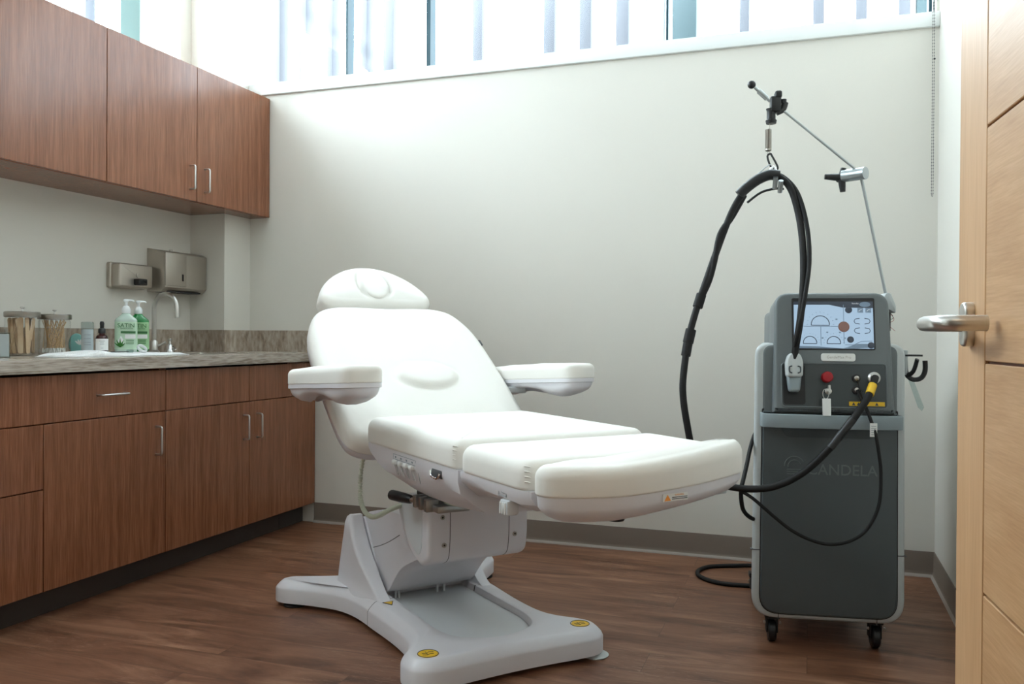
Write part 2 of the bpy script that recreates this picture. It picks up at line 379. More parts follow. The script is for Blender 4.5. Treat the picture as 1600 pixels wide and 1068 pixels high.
def crect(x0, x1, y0, y1, r, seg=6): return round_poly([(x0, y0), (x1, y0), (x1, y1), (x0, y1)], r, seg)
def ellipse(cx, cy, a, b, n=40): return [(cx+a*math.cos(2*PI*k/n), cy+b*math.sin(2*PI*k/n)) for k in range(n)]

# ================================================================ ROOM
T_ = 0.14
struct(finish(box((XL-T_, YF-T_, -0.1), (XR+T_, YB+T_, 0.0)), 'floor', M['floor'], smooth=False), 'reddish brown wood-look plank floor')
struct(finish(box((XL-T_, YF-T_, ZC), (XR+T_, YB+T_, ZC+0.1)), 'ceiling', M['ceiling'], smooth=False))
ZH = 2.95
bm = box((XL-T_, YB, 0), (XR+T_, YB+T_, ZS)); add_box(bm, (XL-T_, YB, ZH), (XR+T_, YB+T_, ZC)); add_box(bm, (XL-T_, YB, ZS), (-2.80, YB+T_, ZH)); add_box(bm, (XR-0.012, YB, ZS), (XR+T_, YB+T_, ZH))
struct(finish(bm, 'wall_back', M['wall'], smooth=False), 'pale grey-beige back wall under the high window')
LW0, LW1 = 1.0, 3.52
bm = box((XL-T_, YF-T_, 0), (XL, YB, 2.30)); add_box(bm, (XL-T_, YF-T_, ZH), (XL, YB, ZC)); add_box(bm, (XL-T_, YF-T_, 2.30), (XL, LW0, ZH)); add_box(bm, (XL-T_, LW1, 2.30), (XL, YB, ZH))
struct(finish(bm, 'wall_left', M['wall'], smooth=False))
struct(finish(box((XR, YF-T_, 0), (XR+T_, YB, ZC)), 'wall_right', M['wall'], smooth=False))
struct(finish(box((XL, 3.60, 0), (-2.80, YB, ZC)), 'wall_corner_column', M['wall'], smooth=False), 'square wall column in the back left corner')
# front wall with the doorway the picture is taken through, and the corridor behind
DX0, DX1 = -0.70, 0.36
bm = box((XL, YF-T_, 0), (DX0, YF, ZC)); add_box(bm, (DX1, YF-T_, 0), (XR, YF, ZC)); add_box(bm, (DX0, YF-T_, 2.12), (DX1, YF, ZC))
struct(finish(bm, 'wall_front', M['wall'], smooth=False))
bm = box((-2.2, -1.5, 0), (-2.1, YF-T_, 2.7)); add_box(bm, (1.6, -1.5, 0), (1.7, YF-T_, 2.7)); add_box(bm, (-2.2, -1.6, 0), (1.7, -1.5, 2.7))
add_box(bm, (XR+T_, YF-T_-0.02, 0), (1.7, YF-T_, 2.7))
struct(finish(bm, 'wall_corridor', M['wall'], smooth=False))
struct(finish(box((-2.2, -1.6, 2.7), (1.7, YF-T_, 2.8)), 'ceiling_corridor', M['ceiling'], smooth=False))
struct(finish(box((-2.2, -1.6, -0.1), (1.7, YF-T_, 0)), 'floor_corridor', M['corridor_floor'], smooth=False))
t = thing('added_fill_light', 'added unseen corridor fill light behind the doorway', 'light', (-0.2, -0.6, 2.70))  # unseen fixture, added to send warm fill through the doorway
finish(box((-0.62, -0.32, -0.03), (0.62, 0.32, 0.0), 0.004), 'frame', M['trim'], t)
finish(box((-0.59, -0.29, -0.034), (0.59, 0.29, -0.028)), 'diffuser', M['fill_lamp'], t)

# sill ledge, baseboards
struct(finish(box((-2.80, YB-0.018, ZS-0.060), (XR, YB+0.05, ZS), 0.003), 'trim_1', M['trim']), 'white window sill board')
def baseboard(name, p0, p1, nrm):
    """cove base: straight strip with a curved foot; p0->p1 along the wall, nrm into the room"""
    d = Vector((*p1, 0))-Vector((*p0, 0)); n = Vector((*nrm, 0)); L = d.length; d.normalize()
    prof = [(0, 0), (0.016, 0), (0.016, 0.004), (0.009, 0.012), (0.005, 0.024), (0.0045, 0.098), (0.003, 0.102), (0, 0.102)]
    bm = bmesh.new(); rings = []
    for s in (0, L):
        rings.append([bm.verts.new((p0[0]+d.x*s+n.x*a, p0[1]+d.y*s+n.y*a, z)) for a, z in prof])
    ring_strip(bm, rings)
    o = finish(bm, name, M['rubber_base'], mats=[M['cove_lip']], angle=60); struct(o)
    for f in o.data.polygons:
        if max(o.data.vertices[v].co.z for v in f.vertices) < 0.0125 and abs(f.normal.dot(n)) > 0.2: f.material_index = 1
    return o
baseboard('baseboard_back', (-2.40, YB), (XR, YB), (0, -1))
baseboard('baseboard_right', (XR, YB), (XR, YF), (-1, 0))
baseboard('baseboard_front', (-1.9, YF), (DX0, YF), (0, 1))

# windows: panes, mullions
def window(name, axis, fixed, a0, a1, z0, z1, mull, depth=0.09):
    """axis 'x': runs along x at y=fixed ; 'y': runs along y at x=fixed. mull = [(pos,width,material)]"""
    def B(p0, p1, q0, q1, za, zb):
        return box((p0, q0, za), (p1, q1, zb)) if axis == 'x' else box((q0, p0, za), (q1, p1, zb))
    s = 1 if axis == 'x' else -1
    q = sorted((fixed+s*depth, fixed+s*(depth+0.006)))
    w = finish(B(a0, a1, q[0], q[1], z0, z1), name, M['glass'], smooth=False); struct(w)
    for p, wd, mt in mull:
        q2 = sorted((fixed+s*(depth-0.03), fixed+s*(depth+0.035)))
        m_ = finish(B(p-wd/2, p+wd/2, q2[0], q2[1], z0, z1), 'mullion', mt, w, smooth=False)
    return w
window('window_1', 'x', YB, -2.80, XR-0.012, ZS, ZH, [(-2.26, 0.012, M['mullion']), (-1.80, 0.022, M['mullion']), (-0.675, 0.085, M['trim']), (-0.618, 0.010, M['mullion']), (0.456, 0.012, M['mullion'])])
window('window_2', 'y', XL, LW0, LW1, 2.30, ZH, [(3.25, 0.125, M['pale_teal']), (2.1, 0.04, M['mullion'])])

# exterior: slender vertical fins screening the facade, and a pale building beyond
spec_ = [(-3.243, -3.167, 0), (-3.05, -2.976, 0), (-2.839, -2.785, 0), (-2.60, -2.55, 0), (-2.441, -2.369, 0), (-1.43, -1.366, 0), (-1.222, -1.156, 0), (-1.016, -0.945, 0), (-0.71, -0.581, 1), (0.002, 0.057, 0), (0.204, 0.257, 0), (0.40, 0.455, 0), (0.481, 0.60, 1), (-1.86, -1.80, 0), (-0.36, -0.31, 0), (0.80, 0.86, 0), (1.05, 1.11, 0), (-3.5, -3.43, 0), (-3.8, -3.73, 0)]
for k, (a, b, kind) in enumerate(spec_):
    bm = box((a, 4.60, -1.0), (b, 4.60+(0.16 if kind else 0.10), 5.2), 0.006)
    if kind: tag(finish(bm, 'facade_column', M['fin_teal']), ['teal column outside the window right of the white mullion', 'teal column outside at the right end of the window'][0 if a < 0 else 1], 'column')
    else: tag(finish(bm, 'facade_fin', M['fin']), 'slender pale vertical facade fin outside the high windows', 'facade fin', 'vertical facade fins outside the windows')
for k, y in enumerate((1.3, 1.9, 2.5, 3.25, 3.75)):
    tag(finish(box((XL-0.95, y, -1.0), (XL-0.85, y+0.07, 5.2), 0.006), 'facade_fin', M['fin']), 'slender pale vertical facade fin outside the high windows', 'facade fin', 'vertical facade fins outside the windows')

# ================================================================ CABINETS
def pull(parent, p, length, vertical=True, out=(1, 0, 0)):
    """bent wire pull with rounded shoulders; p = middle on the door face (thing coords)"""
    o = Vector(out); a = Vector((0, 0, 1)) if vertical else Vector((0, 1, 0)); p = Vector(p); h = length/2; d = 0.030
    pts = [p+a*h, p+a*h+o*(d-0.008)]
    for k in range(1, 5):
        an = PI/2*k/4; pts.append(p+a*(h-0.008+0.008*math.cos(an))+o*(d-0.008+0.008*math.sin(an)))
    mir = [p*2-q+o*(2*(q-p).dot(o)) for q in pts]
    return finish(tube(pts+list(reversed(mir)), 0.0042, 10), 'handle', M['nickel'], parent)
XC, XU = -2.395, -2.677
DT = 0.018
def front(parent, kind, y0, y1, z0, z1, xf_, root, handle=None, g=0.0016):
    x = xf_-root.location.x; oy = root.location.y
    o = finish(box((x-DT, y0+g-oy, z0+g-root.location.z), (x, y1-g-oy, z1-g-root.location.z), 0.0012, 1), kind, M['walnut'], parent)
    if handle:
        hp, ln, vert = handle; pull(o, (x, hp[0]-oy, hp[1]-root.location.z), ln, vert)
    return o
YA, Y1, Y2, Y3, Y4 = 1.45, 2.159, 2.727, 3.26, 3.806
def carcass(root, y0, y1, z0, z1, xb, xf_, mat='walnut', top=False):
    x0, x1 = xb-root.location.x, xf_-root.location.x; a, b = y0-root.location.y, y1-root.location.y; c, d = z0-root.location.z, z1-root.location.z
    bm = box((x0, a, c), (x1, a+0.018, d)); add_box(bm, (x0, b-0.018, c), (x1, b, d)); add_box(bm, (x0, a+0.018, c), (x1, b-0.018, c+0.018)); add_box(bm, (x0, a+0.018, c+0.018), (x0+0.006, b-0.018, d))
    if top: add_box(bm, (x0+0.006, a+0.018, d-0.018), (x1, b-0.018, d))
    return finish(bm, 'body', M[mat], root, smooth=False)
r1 = thing('base_cabinet', 'walnut base cabinet left of the sink, with a wide drawer above a door', 'cabinet', ((XL+XC)/2, (YA+Y2)/2, 0))
carcass(r1, YA, Y2, 0.10, 0.826, XL, XC-DT-0.001)
front(r1, 'drawer', YA, Y2, 0.6595, 0.822, XC, r1, ((2.445, 0.742), 0.125, False))
front(r1, 'drawer', YA, Y1, 0.4425, 0.6595, XC, r1, ((1.75, 0.58), 0.125, False))
front(r1, 'drawer', YA, Y1, 0.10, 0.4425, XC, r1, ((1.75, 0.36), 0.125, False))
front(r1, 'door', Y1, Y2, 0.10, 0.6595, XC, r1, ((2.672, 0.548), 0.108, True))
finish(rel(box((XL, YA, 0), (XC-0.075, Y2, 0.0995)), r1), 'toe_kick', M['toekick'], r1, smooth=False)
r2 = thing('base_cabinet', 'walnut sink base cabinet with a pair of doors, next to the back wall', 'cabinet', ((XL+XC)/2, (Y2+Y4)/2, 0))
carcass(r2, Y2+0.001, 3.598, 0.10, 0.826, XL, XC-DT-0.001)
front(r2, 'panel', Y2, Y3, 0.6595, 0.822, XC, r2)
front(r2, 'panel', Y3, Y4, 0.6595, 0.822, XC, r2)
front(r2, 'door', Y2, Y3, 0.10, 0.6595, XC, r2, ((3.218, 0.546), 0.108, True))
front(r2, 'door', Y3, Y4, 0.10, 0.6595, XC, r2, ((3.315, 0.546), 0.108, True))
finish(rel(box((XL, Y2+0.001, 0), (XC-0.075, 3.597, 0.0995)), r2), 'toe_kick', M['toekick'], r2, smooth=False)
finish(rel(box((-2.79, 3.5995, 0), (XC-0.075, YB-0.001, 0.0995)), r2), 'toe_kick', M['toekick'], r2, smooth=False)
finish(rel(box((-2.79, 3.5995, 0.10), (XC-DT-0.001, YB-0.001, 0.826)), r2), 'filler', M['walnut'], r2, smooth=False)
ZU0, ZU1 = 1.572, 2.195
u1 = thing('wall_cabinet', 'walnut wall cabinet nearest the camera, over the glass jars', 'cabinet', ((XL+XU)/2, 2.17, ZU0))
carcass(u1, 1.63, 2.709, ZU0, ZU1, XL, XU-DT-0.001, top=True)
front(u1, 'door', 1.63, 2.17, ZU0, ZU1, XU, u1, ((2.13, 1.67), 0.108, True))
front(u1, 'door', 2.17, 2.709, ZU0, ZU1, XU, u1)
u2 = thing('wall_cabinet', 'walnut wall cabinet with two pull handles, over the sink', 'cabinet', ((XL+XU)/2, 3.25, ZU0))
carcass(u2, 2.710, 3.597, ZU0, ZU1, XL, XU-DT-0.001, top=True)
finish(rel(box((-2.799, 3.598, ZU0), (XU-DT-0.001, 3.804, ZU1)), u2), 'filler', M['walnut'], u2, smooth=False)
front(u2, 'door', 2.709, 3.244, ZU0, ZU1, XU, u2, ((3.197, 1.677), 0.108, True))
front(u2, 'door', 3.244, 3.806, ZU0, ZU1, XU, u2, ((3.297, 1.677), 0.108, True))
# countertop with sink cutout
CX1, CZ0, CZ1 = XC+0.03, 0.830, 0.874
SX0, SX1, SY0, SY1 = -2.86, -2.53, 3.08, 3.50
ct = finish(box((XL, YA-0.01, CZ0), (SX0, 3.599, CZ1)), 'countertop', M['stone'], smooth=False)
bm = bmesh.new(); bm.from_mesh(ct.data)
add_box(bm, (SX1, YA-0.01, CZ0), (CX1, YB-0.001, CZ1)); add_box(bm, (SX0, YA-0.01, CZ0), (SX1, SY0, CZ1)); add_box(bm, (SX0, SY1, CZ0), (SX1, 3.599, CZ1)); add_box(bm, (-2.799, 3.599, CZ0), (SX1, YB-0.001, CZ1))
bm.to_mesh(ct.data); bm.free()
tag(ct, 'taupe marbled laminate countertop over the base cabinets', 'countertop')
bs = box((XL, YA-0.01, CZ1), (XL+0.018, 3.599, 0.984)); finish(bs, 'backsplash', M['stone_splash'], ct, smooth=False)
finish(box((XL+0.018, 3.581, CZ1), (-2.782, 3.599, 0.984)), 'backsplash', M['stone_splash'], ct, smooth=False)
finish(box((-2.799, 3.599, CZ1), (-2.781, YB-0.001, 0.984)), 'backsplash', M['stone_splash'], ct, smooth=False)
finish(box((-2.781, YB-0.019, CZ1), (CX1, YB-0.001, 0.984)), 'backsplash', M['stone_splash'], ct, smooth=False)
# sink basin
bm = bmesh.new(); o = ccw(crect(SX0, SX1, SY0, SY1, 0.03)); R = []
for d, z in [(-0.0, CZ1-0.003), (0.002, CZ1-0.003), (0.004, CZ1-0.01), (0.012, 0.72), (0.03, 0.70)]: R.append([bm.verts.new((x, y, z)) for x, y in inset(o, d)])
ring_strip(bm, R, cap0=False, cap1=True)
tag(finish(bm, 'sink', M['steel']), 'undermount steel sink sunk in the countertop', 'sink')

# faucet
fc = thing('faucet', 'chrome gooseneck faucet behind the green pump bottles', 'faucet', (-2.93, 3.256, CZ1))
pts = [(0, 0, 0.012), (0, 0, 0.06), (0, 0, 0.21)]
for k in range(1, 13):
    a = PI*k/12; pts.append((0.066-0.066*math.cos(a), 0, 0.21+0.066*math.sin(a)))
pts.append((0.134, 0, 0.165))
finish(tube(pts, 0.0105, 16), 'spout', M['nickel'], fc)
finish(lathe([(0.026, 0), (0.026, 0.006), (0.018, 0.012), (0.017, 0.05), (0.0115, 0.058)], 24), 'base', M['nickel'], fc)
finish(tube([(0.0, 0.012, 0.03), (0.0, 0.035, 0.034), (0.02, 0.055, 0.05)], 0.006, 10), 'handle', M['nickel'], fc)
sp = thing('deck_soap_pump', 'small chrome deck knob on the counter right of the faucet', 'soap pump', (-2.93, 3.36, CZ1))
finish(lathe([(0.024, 0), (0.024, 0.005), (0.019, 0.012), (0.015, 0.034), (0.009, 0.04), (0.008, 0.054), (0.011, 0.056), (0.011, 0.066), (0, 0.068)], 24), 'knob', M['chrome'], sp)
finish(tube([(0.004, 0, 0.026), (0.03, 0, 0.020), (0.036, 0, 0.012)], 0.005, 10), 'spout', M['chrome'], sp)

# wall soap dispenser
sd = thing('wall_soap_dispenser', 'small brushed steel soap dispenser with black push valve on the left wall', 'soap dispenser', (XL, 3.155, 1.17))
pl = lambda v: Vector((v.z, v.x, v.y))       # plate plane y,z ; thickness x
finish(plate(crect(-0.11, 0.11, 0.0, 0.118, 0.012), rounded_levels(0, 0.022, 0.001, 0.006), T=pl), 'back_plate', M['steel_plate'], sd)
finish(plate(crect(-0.098, 0.108, 0.004, 0.114, 0.012), rounded_levels(0.02, 0.066, 0.001, 0.010), T=pl), 'tank', M['steel_plate'], sd)
finish(lathe([(0.012, 0.064), (0.012, 0.070), (0.007, 0.071), (0, 0.071)], 20, (0, 0.012, 0.062), 'x', M4=Matrix(((0, 0, 1), (1, 0, 0), (0, 1, 0))).to_4x4()), 'lock', M['steel'], sd)
finish(plate(crect(-0.014, 0.038, 0.016, 0.046, 0.006), rounded_levels(0.066, 0.10, 0.002, 0.006), T=pl), 'push_valve', M['black'], sd)
# paper towel dispenser
pd = thing('paper_towel_dispenser', 'large brushed steel paper towel dispenser in the wall corner', 'towel dispenser', (XL, 3.44, 1.165))
finish(prism([(0.0, 0.0), (0.0, 0.21), (0.088, 0.195), (0.108, 0.185), (0.108, 0.022), (0.085, 0.0)], -0.145, 0.152, 'xz', 0.004), 'cabinet', M['steel_plate'], pd)
finish(box((0.108, -0.145, 0.028), (0.1125, 0.0, 0.188), 0.003), 'door', M['steel_plate'], pd)
finish(box((0.112, -0.032, 0.055), (0.1145, -0.022, 0.088), 0.001), 'sight_slot', M['dark'], pd)
finish(box((0.020, -0.11, -0.001), (0.096, 0.12, 0.004)), 'towel_opening', M['dark'], pd)
finish(lathe([(0.008, 0.0), (0.008, 0.010), (0, 0.012)], 16, (0.06, -0.05, 0.198)), 'lock', M['steel'], pd)

# ---------------------------------------------------------------- counter things
def jar(loc, label, R, H):
    t = thing('glass_jar', label, 'jar', loc)
    finish(lathe([(R-0.004, 0), (R, 0.004), (R, H-0.012), (R-0.003, H-0.008), (R-0.003, H)], 40), 'glass_body', M['jar_glass'], t)
    l = finish(lathe([(R+0.0015, H-0.006), (R+0.003, H-0.004), (R+0.003, H+0.012), (R, H+0.015), (0, H+0.016)], 40), 'lid', M['steel'], t)
    finish(lathe([(0.004, H+0.015), (0.003, H+0.026), (0.008, H+0.029), (0.008, H+0.033), (0.003, H+0.035), (0, H+0.035)], 16), 'knob', M['nickel'], l)
    return t
J1, J2 = (-2.855, 2.475, CZ1), (-2.835, 2.605, CZ1)
jar(J1, 'glass jar of wooden spatulas, left of the pair of lidded jars', 0.060, 0.155)
jar(J2, 'glass jar of cotton swabs, right of the pair of lidded jars', 0.058, 0.148)
# wooden spatulas standing in the first jar (thin rounded slats), swabs in the second
def slat_bm(L, w=0.017, th=0.0018):
    return plate(crect(-w/2, w/2, 0, L, w*0.48, 5), [(0, -th/2), (0, th/2)], T=lambda v: Vector((v.x, v.z, v.y)))
def swab_mesh(L=0.148):
    return tube([(0, 0, 0.018), (0, 0, L)], 0.0011, 6)
first = None
rr = random.Random(3)
def place_rod(o, c, rad, H, i, n, lean):
    a = 2*PI*i/n + rr.uniform(-0.2, 0.2); r0 = rad*rr.uniform(0.45, 0.98); b = a + rr.uniform(*lean); r1_ = rad*rr.uniform(0.75, 0.98)
    p0 = Vector((c[0]+r0*math.cos(a), c[1]+r0*math.sin(a), c[2]+0.0095)); p1 = Vector((c[0]+r1_*math.cos(b), c[1]+r1_*math.sin(b), c[2]+H))
    d = (p1-p0).normalized(); return p0, d
NS = 19
slat_me = None
for i in range(NS):
    p0, d = place_rod(None, J1, 0.046, 0.14, i, NS, (-0.9, 0.9))
    if slat_me is None: o = finish(slat_bm(0.138), 'wooden_spatula', M['wood_stick'], smooth=False); slat_me = o
    else: o = slat_me.copy(); COL.objects.link(o)
    q = Vector((0, 0, 1)).rotation_difference(d); o.location = p0
    az = math.atan2(p0.y-J1[1], p0.x-J1[0]); o.rotation_mode = 'QUATERNION'; o.rotation_quaternion = q @ Euler((0, 0, az+PI/2+rr.uniform(-0.3, 0.3))).to_quaternion()
    tag(o, 'thin wooden spatula standing in the left glass jar', 'spatula', 'wooden spatulas in the left jar')
NW = 54; sw = None
for i in range(NW):
    p0, d = place_rod(None, J2, 0.045, 0.134, i, NW, (0.5, 2.4) if i % 2 else (-2.4, -0.4))
    if sw is None:
        sw = thing('cotton_swab', 'x', 'cotton swab'); finish(swab_mesh(0.137), 'stick', M['swab_stick'], sw)
        finish(lathe([(0, 0), (0.0022, 0.002), (0.003, 0.008), (0.0026, 0.016), (0.0012, 0.021)], 8), 'cotton_tip', M['cotton'], sw); o = sw
    else:
        o = sw.copy(); COL.objects.link(o)
        for ch in list(sw.children): c = ch.copy(); COL.objects.link(c); c.parent = o
    o.location = p0; o.rotation_mode = 'QUATERNION'; o.rotation_quaternion = Vector((0, 0, 1)).rotation_difference(d)
    tag(o, 'wooden cotton swab standing tip down in the right glass jar', 'cotton swab', 'cotton swabs in the right jar')

# towel: folded cloth with rolled near edge
def towel():
    bm = bmesh.new(); NX, NY = 14, 48; V = {}
    def top(u, v):      # u across 0..1 (front->back), v along 0..1 (left->right)
        y = 2.34 + 0.61*v; xf0 = -2.545+0.075*min(1, v*2.2)+0.006*math.sin(v*19); xb = -2.64 - 0.115*min(1, v*2.2) - 0.045*max(0, min(1, (v-0.50)/0.05))
        x = xf0 + (xb-xf0)*u
        h = 0.010 + 0.004*math.sin(v*23+u*5) * (1 if v < 0.45 else 0.25)
        h += 0.012*math.exp(-((v-0.27)/0.07)**2)*(1-u*0.6)
        e = min(u, 1-u, v*2.2, (1-v)*2.2)*9; h *= min(1, 0.35+e) if e < 0.65 else 1
        if v > 0.32: h = min(h, 0.0102) if u > 0.08 else h
        return Vector((x, y, CZ1+0.0008+h))
    for i in range(NX+1):
        for j in range(NY+1):
            p = top(i/NX, j/NY); V[i, j, 1] = bm.verts.new(p); V[i, j, 0] = bm.verts.new((p.x, p.y, CZ1+0.0008))
    for i in range(NX):
        for j in range(NY):
            bm.faces.new((V[i, j, 1], V[i+1, j, 1], V[i+1, j+1, 1], V[i, j+1, 1])); bm.faces.new((V[i, j, 0], V[i, j+1, 0], V[i+1, j+1, 0], V[i+1, j, 0]))
    for i in range(NX):
        for j in (0, NY): bm.faces.new((V[i, j, 0], V[i+1, j, 0], V[i+1, j, 1], V[i, j, 1]))
    for j in range(NY):
        for i in (0, NX): bm.faces.new((V[i, j, 0], V[i, j+1, 0], V[i, j+1, 1], V[i, j, 1]))
    return bm
tag(finish(towel(), 'folded_towel', M['towel'], angle=70), 'folded white terry towel under the pump bottles', 'towel')
ZT = CZ1+0.0112
def facing(x, y): return math.atan2(-y, -x)      # direction from a counter point to the doorway
# pump bottles: flattened oval bottle, label wrapped on the front, pump head
def pump_bottle(loc, rz, label, liquid, lab, sh):
    t = thing('pump_bottle', label, 'bottle', loc, rz)
    A, B = 0.043, 0.028
    def oval(s, n=40): return [(A*s*math.copysign(abs(math.cos(2*PI*k/n))**0.75, math.cos(2*PI*k/n)), B*s*math.copysign(abs(math.sin(2*PI*k/n))**0.75, math.sin(2*PI*k/n))) for k in range(n)]
    bm = bmesh.new(); R = []
    for s, z in [(0.86, 0), (0.96, 0.003), (1, 0.010), (1, 0.132), (0.99, 0.138), (0.88, 0.147), (0.66, 0.155), (0.42, 0.159), (0.36, 0.160), (0.36, 0.165)]:
        k = 1 if z < 0.14 else None
        f = max(0.0, min(1.0, (z-0.135)/0.024))
        ring = []
        for x, y in oval(1):
            an = math.atan2(y, x); c = 0.0155
            px, py = x*s, y*s
            if z > 0.135: px = x*(1-f)+c*math.cos(an)*f; py = y*(1-f)+c*math.sin(an)*f
            ring.append(bm.verts.new((px, py, z)))
        R.append(ring)
    ring_strip(bm, R); finish(bm, 'bottle_body', M[liquid], t, angle=50)
    # label: band over the camera side (-y half)
    bm = bmesh.new(); rows = []
    pts = [p for p in oval(1.012, 80) if p[1] < 0.012]; pts.sort(key=lambda p: math.atan2(p[1], p[0]) if p[1] < 0 else (math.atan2(p[1], p[0]) if p[0] > 0 else -2*PI+math.atan2(p[1], p[0])))
    ls, zs = [], [0.012, 0.05, 0.09, 0.126]
    for z in zs: rows.append([bm.verts.new((x, y-0.0003, z)) for x, y in pts])
    for a, b in zip(rows[:-1], rows[1:]):
        for i in range(len(a)-1): bm.faces.new((a[i], a[i+1], b[i+1], b[i]))
    lo = finish(bm, 'label', M[lab], t, angle=60)
    yf = -B*1.012-0.0009
    TT = lambda dx, dz: (lambda v: Vector((v.x+dx, yf-v.z, v.y+dz)))
    finish(text_bm('SATIN', 0.024, TT(0, 0.110), sx=1.0), 'label_print', M['deep_green'], lo, smooth=False)
    finish(text_bm('SMOOTH', 0.0085, TT(0.002, 0.098), sx=1.35), 'label_print', M['deep_green'], lo, smooth=False)
    finish(box((-0.020, yf-0.0004, 0.078), (0.036, yf, 0.087)), 'label_print', M['deep_green'], lo, smooth=False)
    finish(box((-0.004, yf-0.0004, 0.056), (0.036, yf, 0.074)), 'label_print', M['label_white'], lo, smooth=False)
    for z in (0.048, 0.041, 0.034): finish(box((0.0, yf-0.0004, z), (0.030, yf, z+0.0022)), 'label_print', M['deep_green'], lo, smooth=False)
    drop = [(0.0, 0.034), (0.010, 0.016), (0.011, 0.004), (0.006, -0.004), (0, -0.006), (-0.006, -0.004), (-0.011, 0.004), (-0.010, 0.016)]
    finish(prism([(x-0.019, z+0.034) for x, z in drop], yf-0.0003, yf, 'xz'), 'label_print', M['label_white'], lo, smooth=False)
    for da, ln in ((-0.9, 0.03), (-0.45, 0.036), (0.0, 0.040), (0.45, 0.034), (0.9, 0.026)):
        d = Vector((math.sin(da), 0, math.cos(da))); b0 = Vector((-0.022, yf-0.0006, 0.022)); s = Vector((d.z, 0, -d.x))*0.0035
        bm = bmesh.new(); a0 = b0+d*ln; q = [b0-s*0.5, b0+s*0.5, b0+s+d*ln*0.4, a0, b0-s+d*ln*0.4]
        bm.faces.new([bm.verts.new(v) for v in q]); bmesh.ops.solidify(bm, geom=bm.faces[:], thickness=0.0002)
        finish(bm, 'aloe_leaf', M['leaf_green'], lo, smooth=False)
    # pump
    p = finish(lathe([(0.0165, 0.162), (0.0172, 0.164), (0.0172, 0.178), (0.0155, 0.182), (0.012, 0.190), (0.0065, 0.193), (0.0065, 0.209), (0.010, 0.210), (0.0105, 0.216), (0.006, 0.219), (0, 0.219)], 28), 'pump', M['white_plastic'], t)
    finish(tube([(-0.008, 0, 0.215), (0.012, 0, 0.2155), (0.026, 0, 0.215), (0.030, 0, 0.210)], lambda q: 0.0048-0.0016*q, 10, 3), 'nozzle', M['white_plastic'], p)
    return t
pump_bottle((-2.69, 2.828, ZT), facing(-2.69, 2.828)+PI/2, 'left pump bottle, nearly clear, with a pale green aloe label', 'pale_soap', 'label_pale', 0)
pump_bottle((-2.735, 2.945, ZT), facing(-2.735, 2.945)+PI/2, 'right pump bottle, filled with dark green liquid, beside the faucet', 'green_liquid', 'label_green', 1)
# dropper bottle
db = thing('dropper_bottle', 'small dark amber dropper bottle with a white label on the towel', 'bottle', (-2.655, 2.665, ZT), facing(-2.655, 2.665)+PI/2)
finish(lathe([(0.021, 0), (0.0235, 0.003), (0.0235, 0.058), (0.020, 0.068), (0.011, 0.073), (0.010, 0.078)], 32), 'bottle_body', M['amber'], db)
finish(lathe([(0.013, 0.078), (0.0135, 0.080), (0.0135, 0.094), (0.0115, 0.097), (0.0075, 0.098), (0.0075, 0.110), (0.0085, 0.116), (0.0065, 0.124), (0, 0.126)], 24), 'dropper_cap', M['black'], db)
bm = bmesh.new(); rows = [[bm.verts.new((0.0239*math.cos(a), 0.0239*math.sin(a), z)) for a in [PI*1.5-1.25+2.5*k/16 for k in range(17)]] for z in (0.010, 0.056)]
for i in range(16): bm.faces.new((rows[0][i], rows[0][i+1], rows[1][i+1], rows[1][i]))
lb = finish(bm, 'label', M['label_white'], db)
for z, w_ in ((0.046, 0.010), (0.040, 0.007), (0.034, 0.008), (0.018, 0.005)): finish(box((-w_, -0.0246, z), (w_, -0.0243, z+0.0014)), 'label_print', M['label_grey'], lb, smooth=False)
# clear cylinder bottle with cap
cb_ = thing('clear_bottle', 'clear plastic cylinder bottle with a frosted cap, left of the dropper bottle', 'bottle', (-2.755, 2.69, ZT), facing(-2.755, 2.69)+PI/2)
finish(lathe([(0.020, 0), (0.0225, 0.002), (0.0225, 0.094), (0.0, 0.094)], 32), 'bottle_body', M['cloudy'], cb_)
finish(lathe([(0.0235, 0.092), (0.0235, 0.120), (0.021, 0.123), (0, 0.123)], 32), 'cap', M['clear_plastic'], cb_)
finish(text_bm('AQUA', 0.010, lambda v: Vector((v.x, -0.0232-v.z, v.y+0.045))), 'label_print', M['label_grey'], cb_, smooth=False) if False else None
for z in (0.03, 0.04, 0.055, 0.07): finish(box((-0.012, -0.0235, z), (0.012, -0.0228, z+0.002)), 'label_print', M['label_grey'], cb_, smooth=False)
# teal oval box
tb = thing('teal_box', 'small teal oval box with a white leaf mark behind the clear bottle', 'box', (-2.90, 2.775, CZ1), facing(-2.9, 2.775)+PI/2)
finish(plate(ellipse(0, 0.044, 0.030, 0.044, 40), rounded_levels(-0.012, 0.012, 0.004, 0.006), T=lambda v: Vector((v.x, -v.z, v.y))), 'shell', M['teal'], tb)
for a in (-0.7, -0.2, 0.3, 0.8):
    finish(plate(ellipse(0, 0.012, 0.0035, 0.012, 16), [(0, 0), (0, 0.0006)], T=lambda v, a=a: Vector((0.012+v.x*math.cos(a)-v.y*math.sin(a), -0.0122-v.z, 0.040+v.x*math.sin(a)+v.y*math.cos(a)))), 'leaf_mark', M['label_white'], tb, smooth=False)
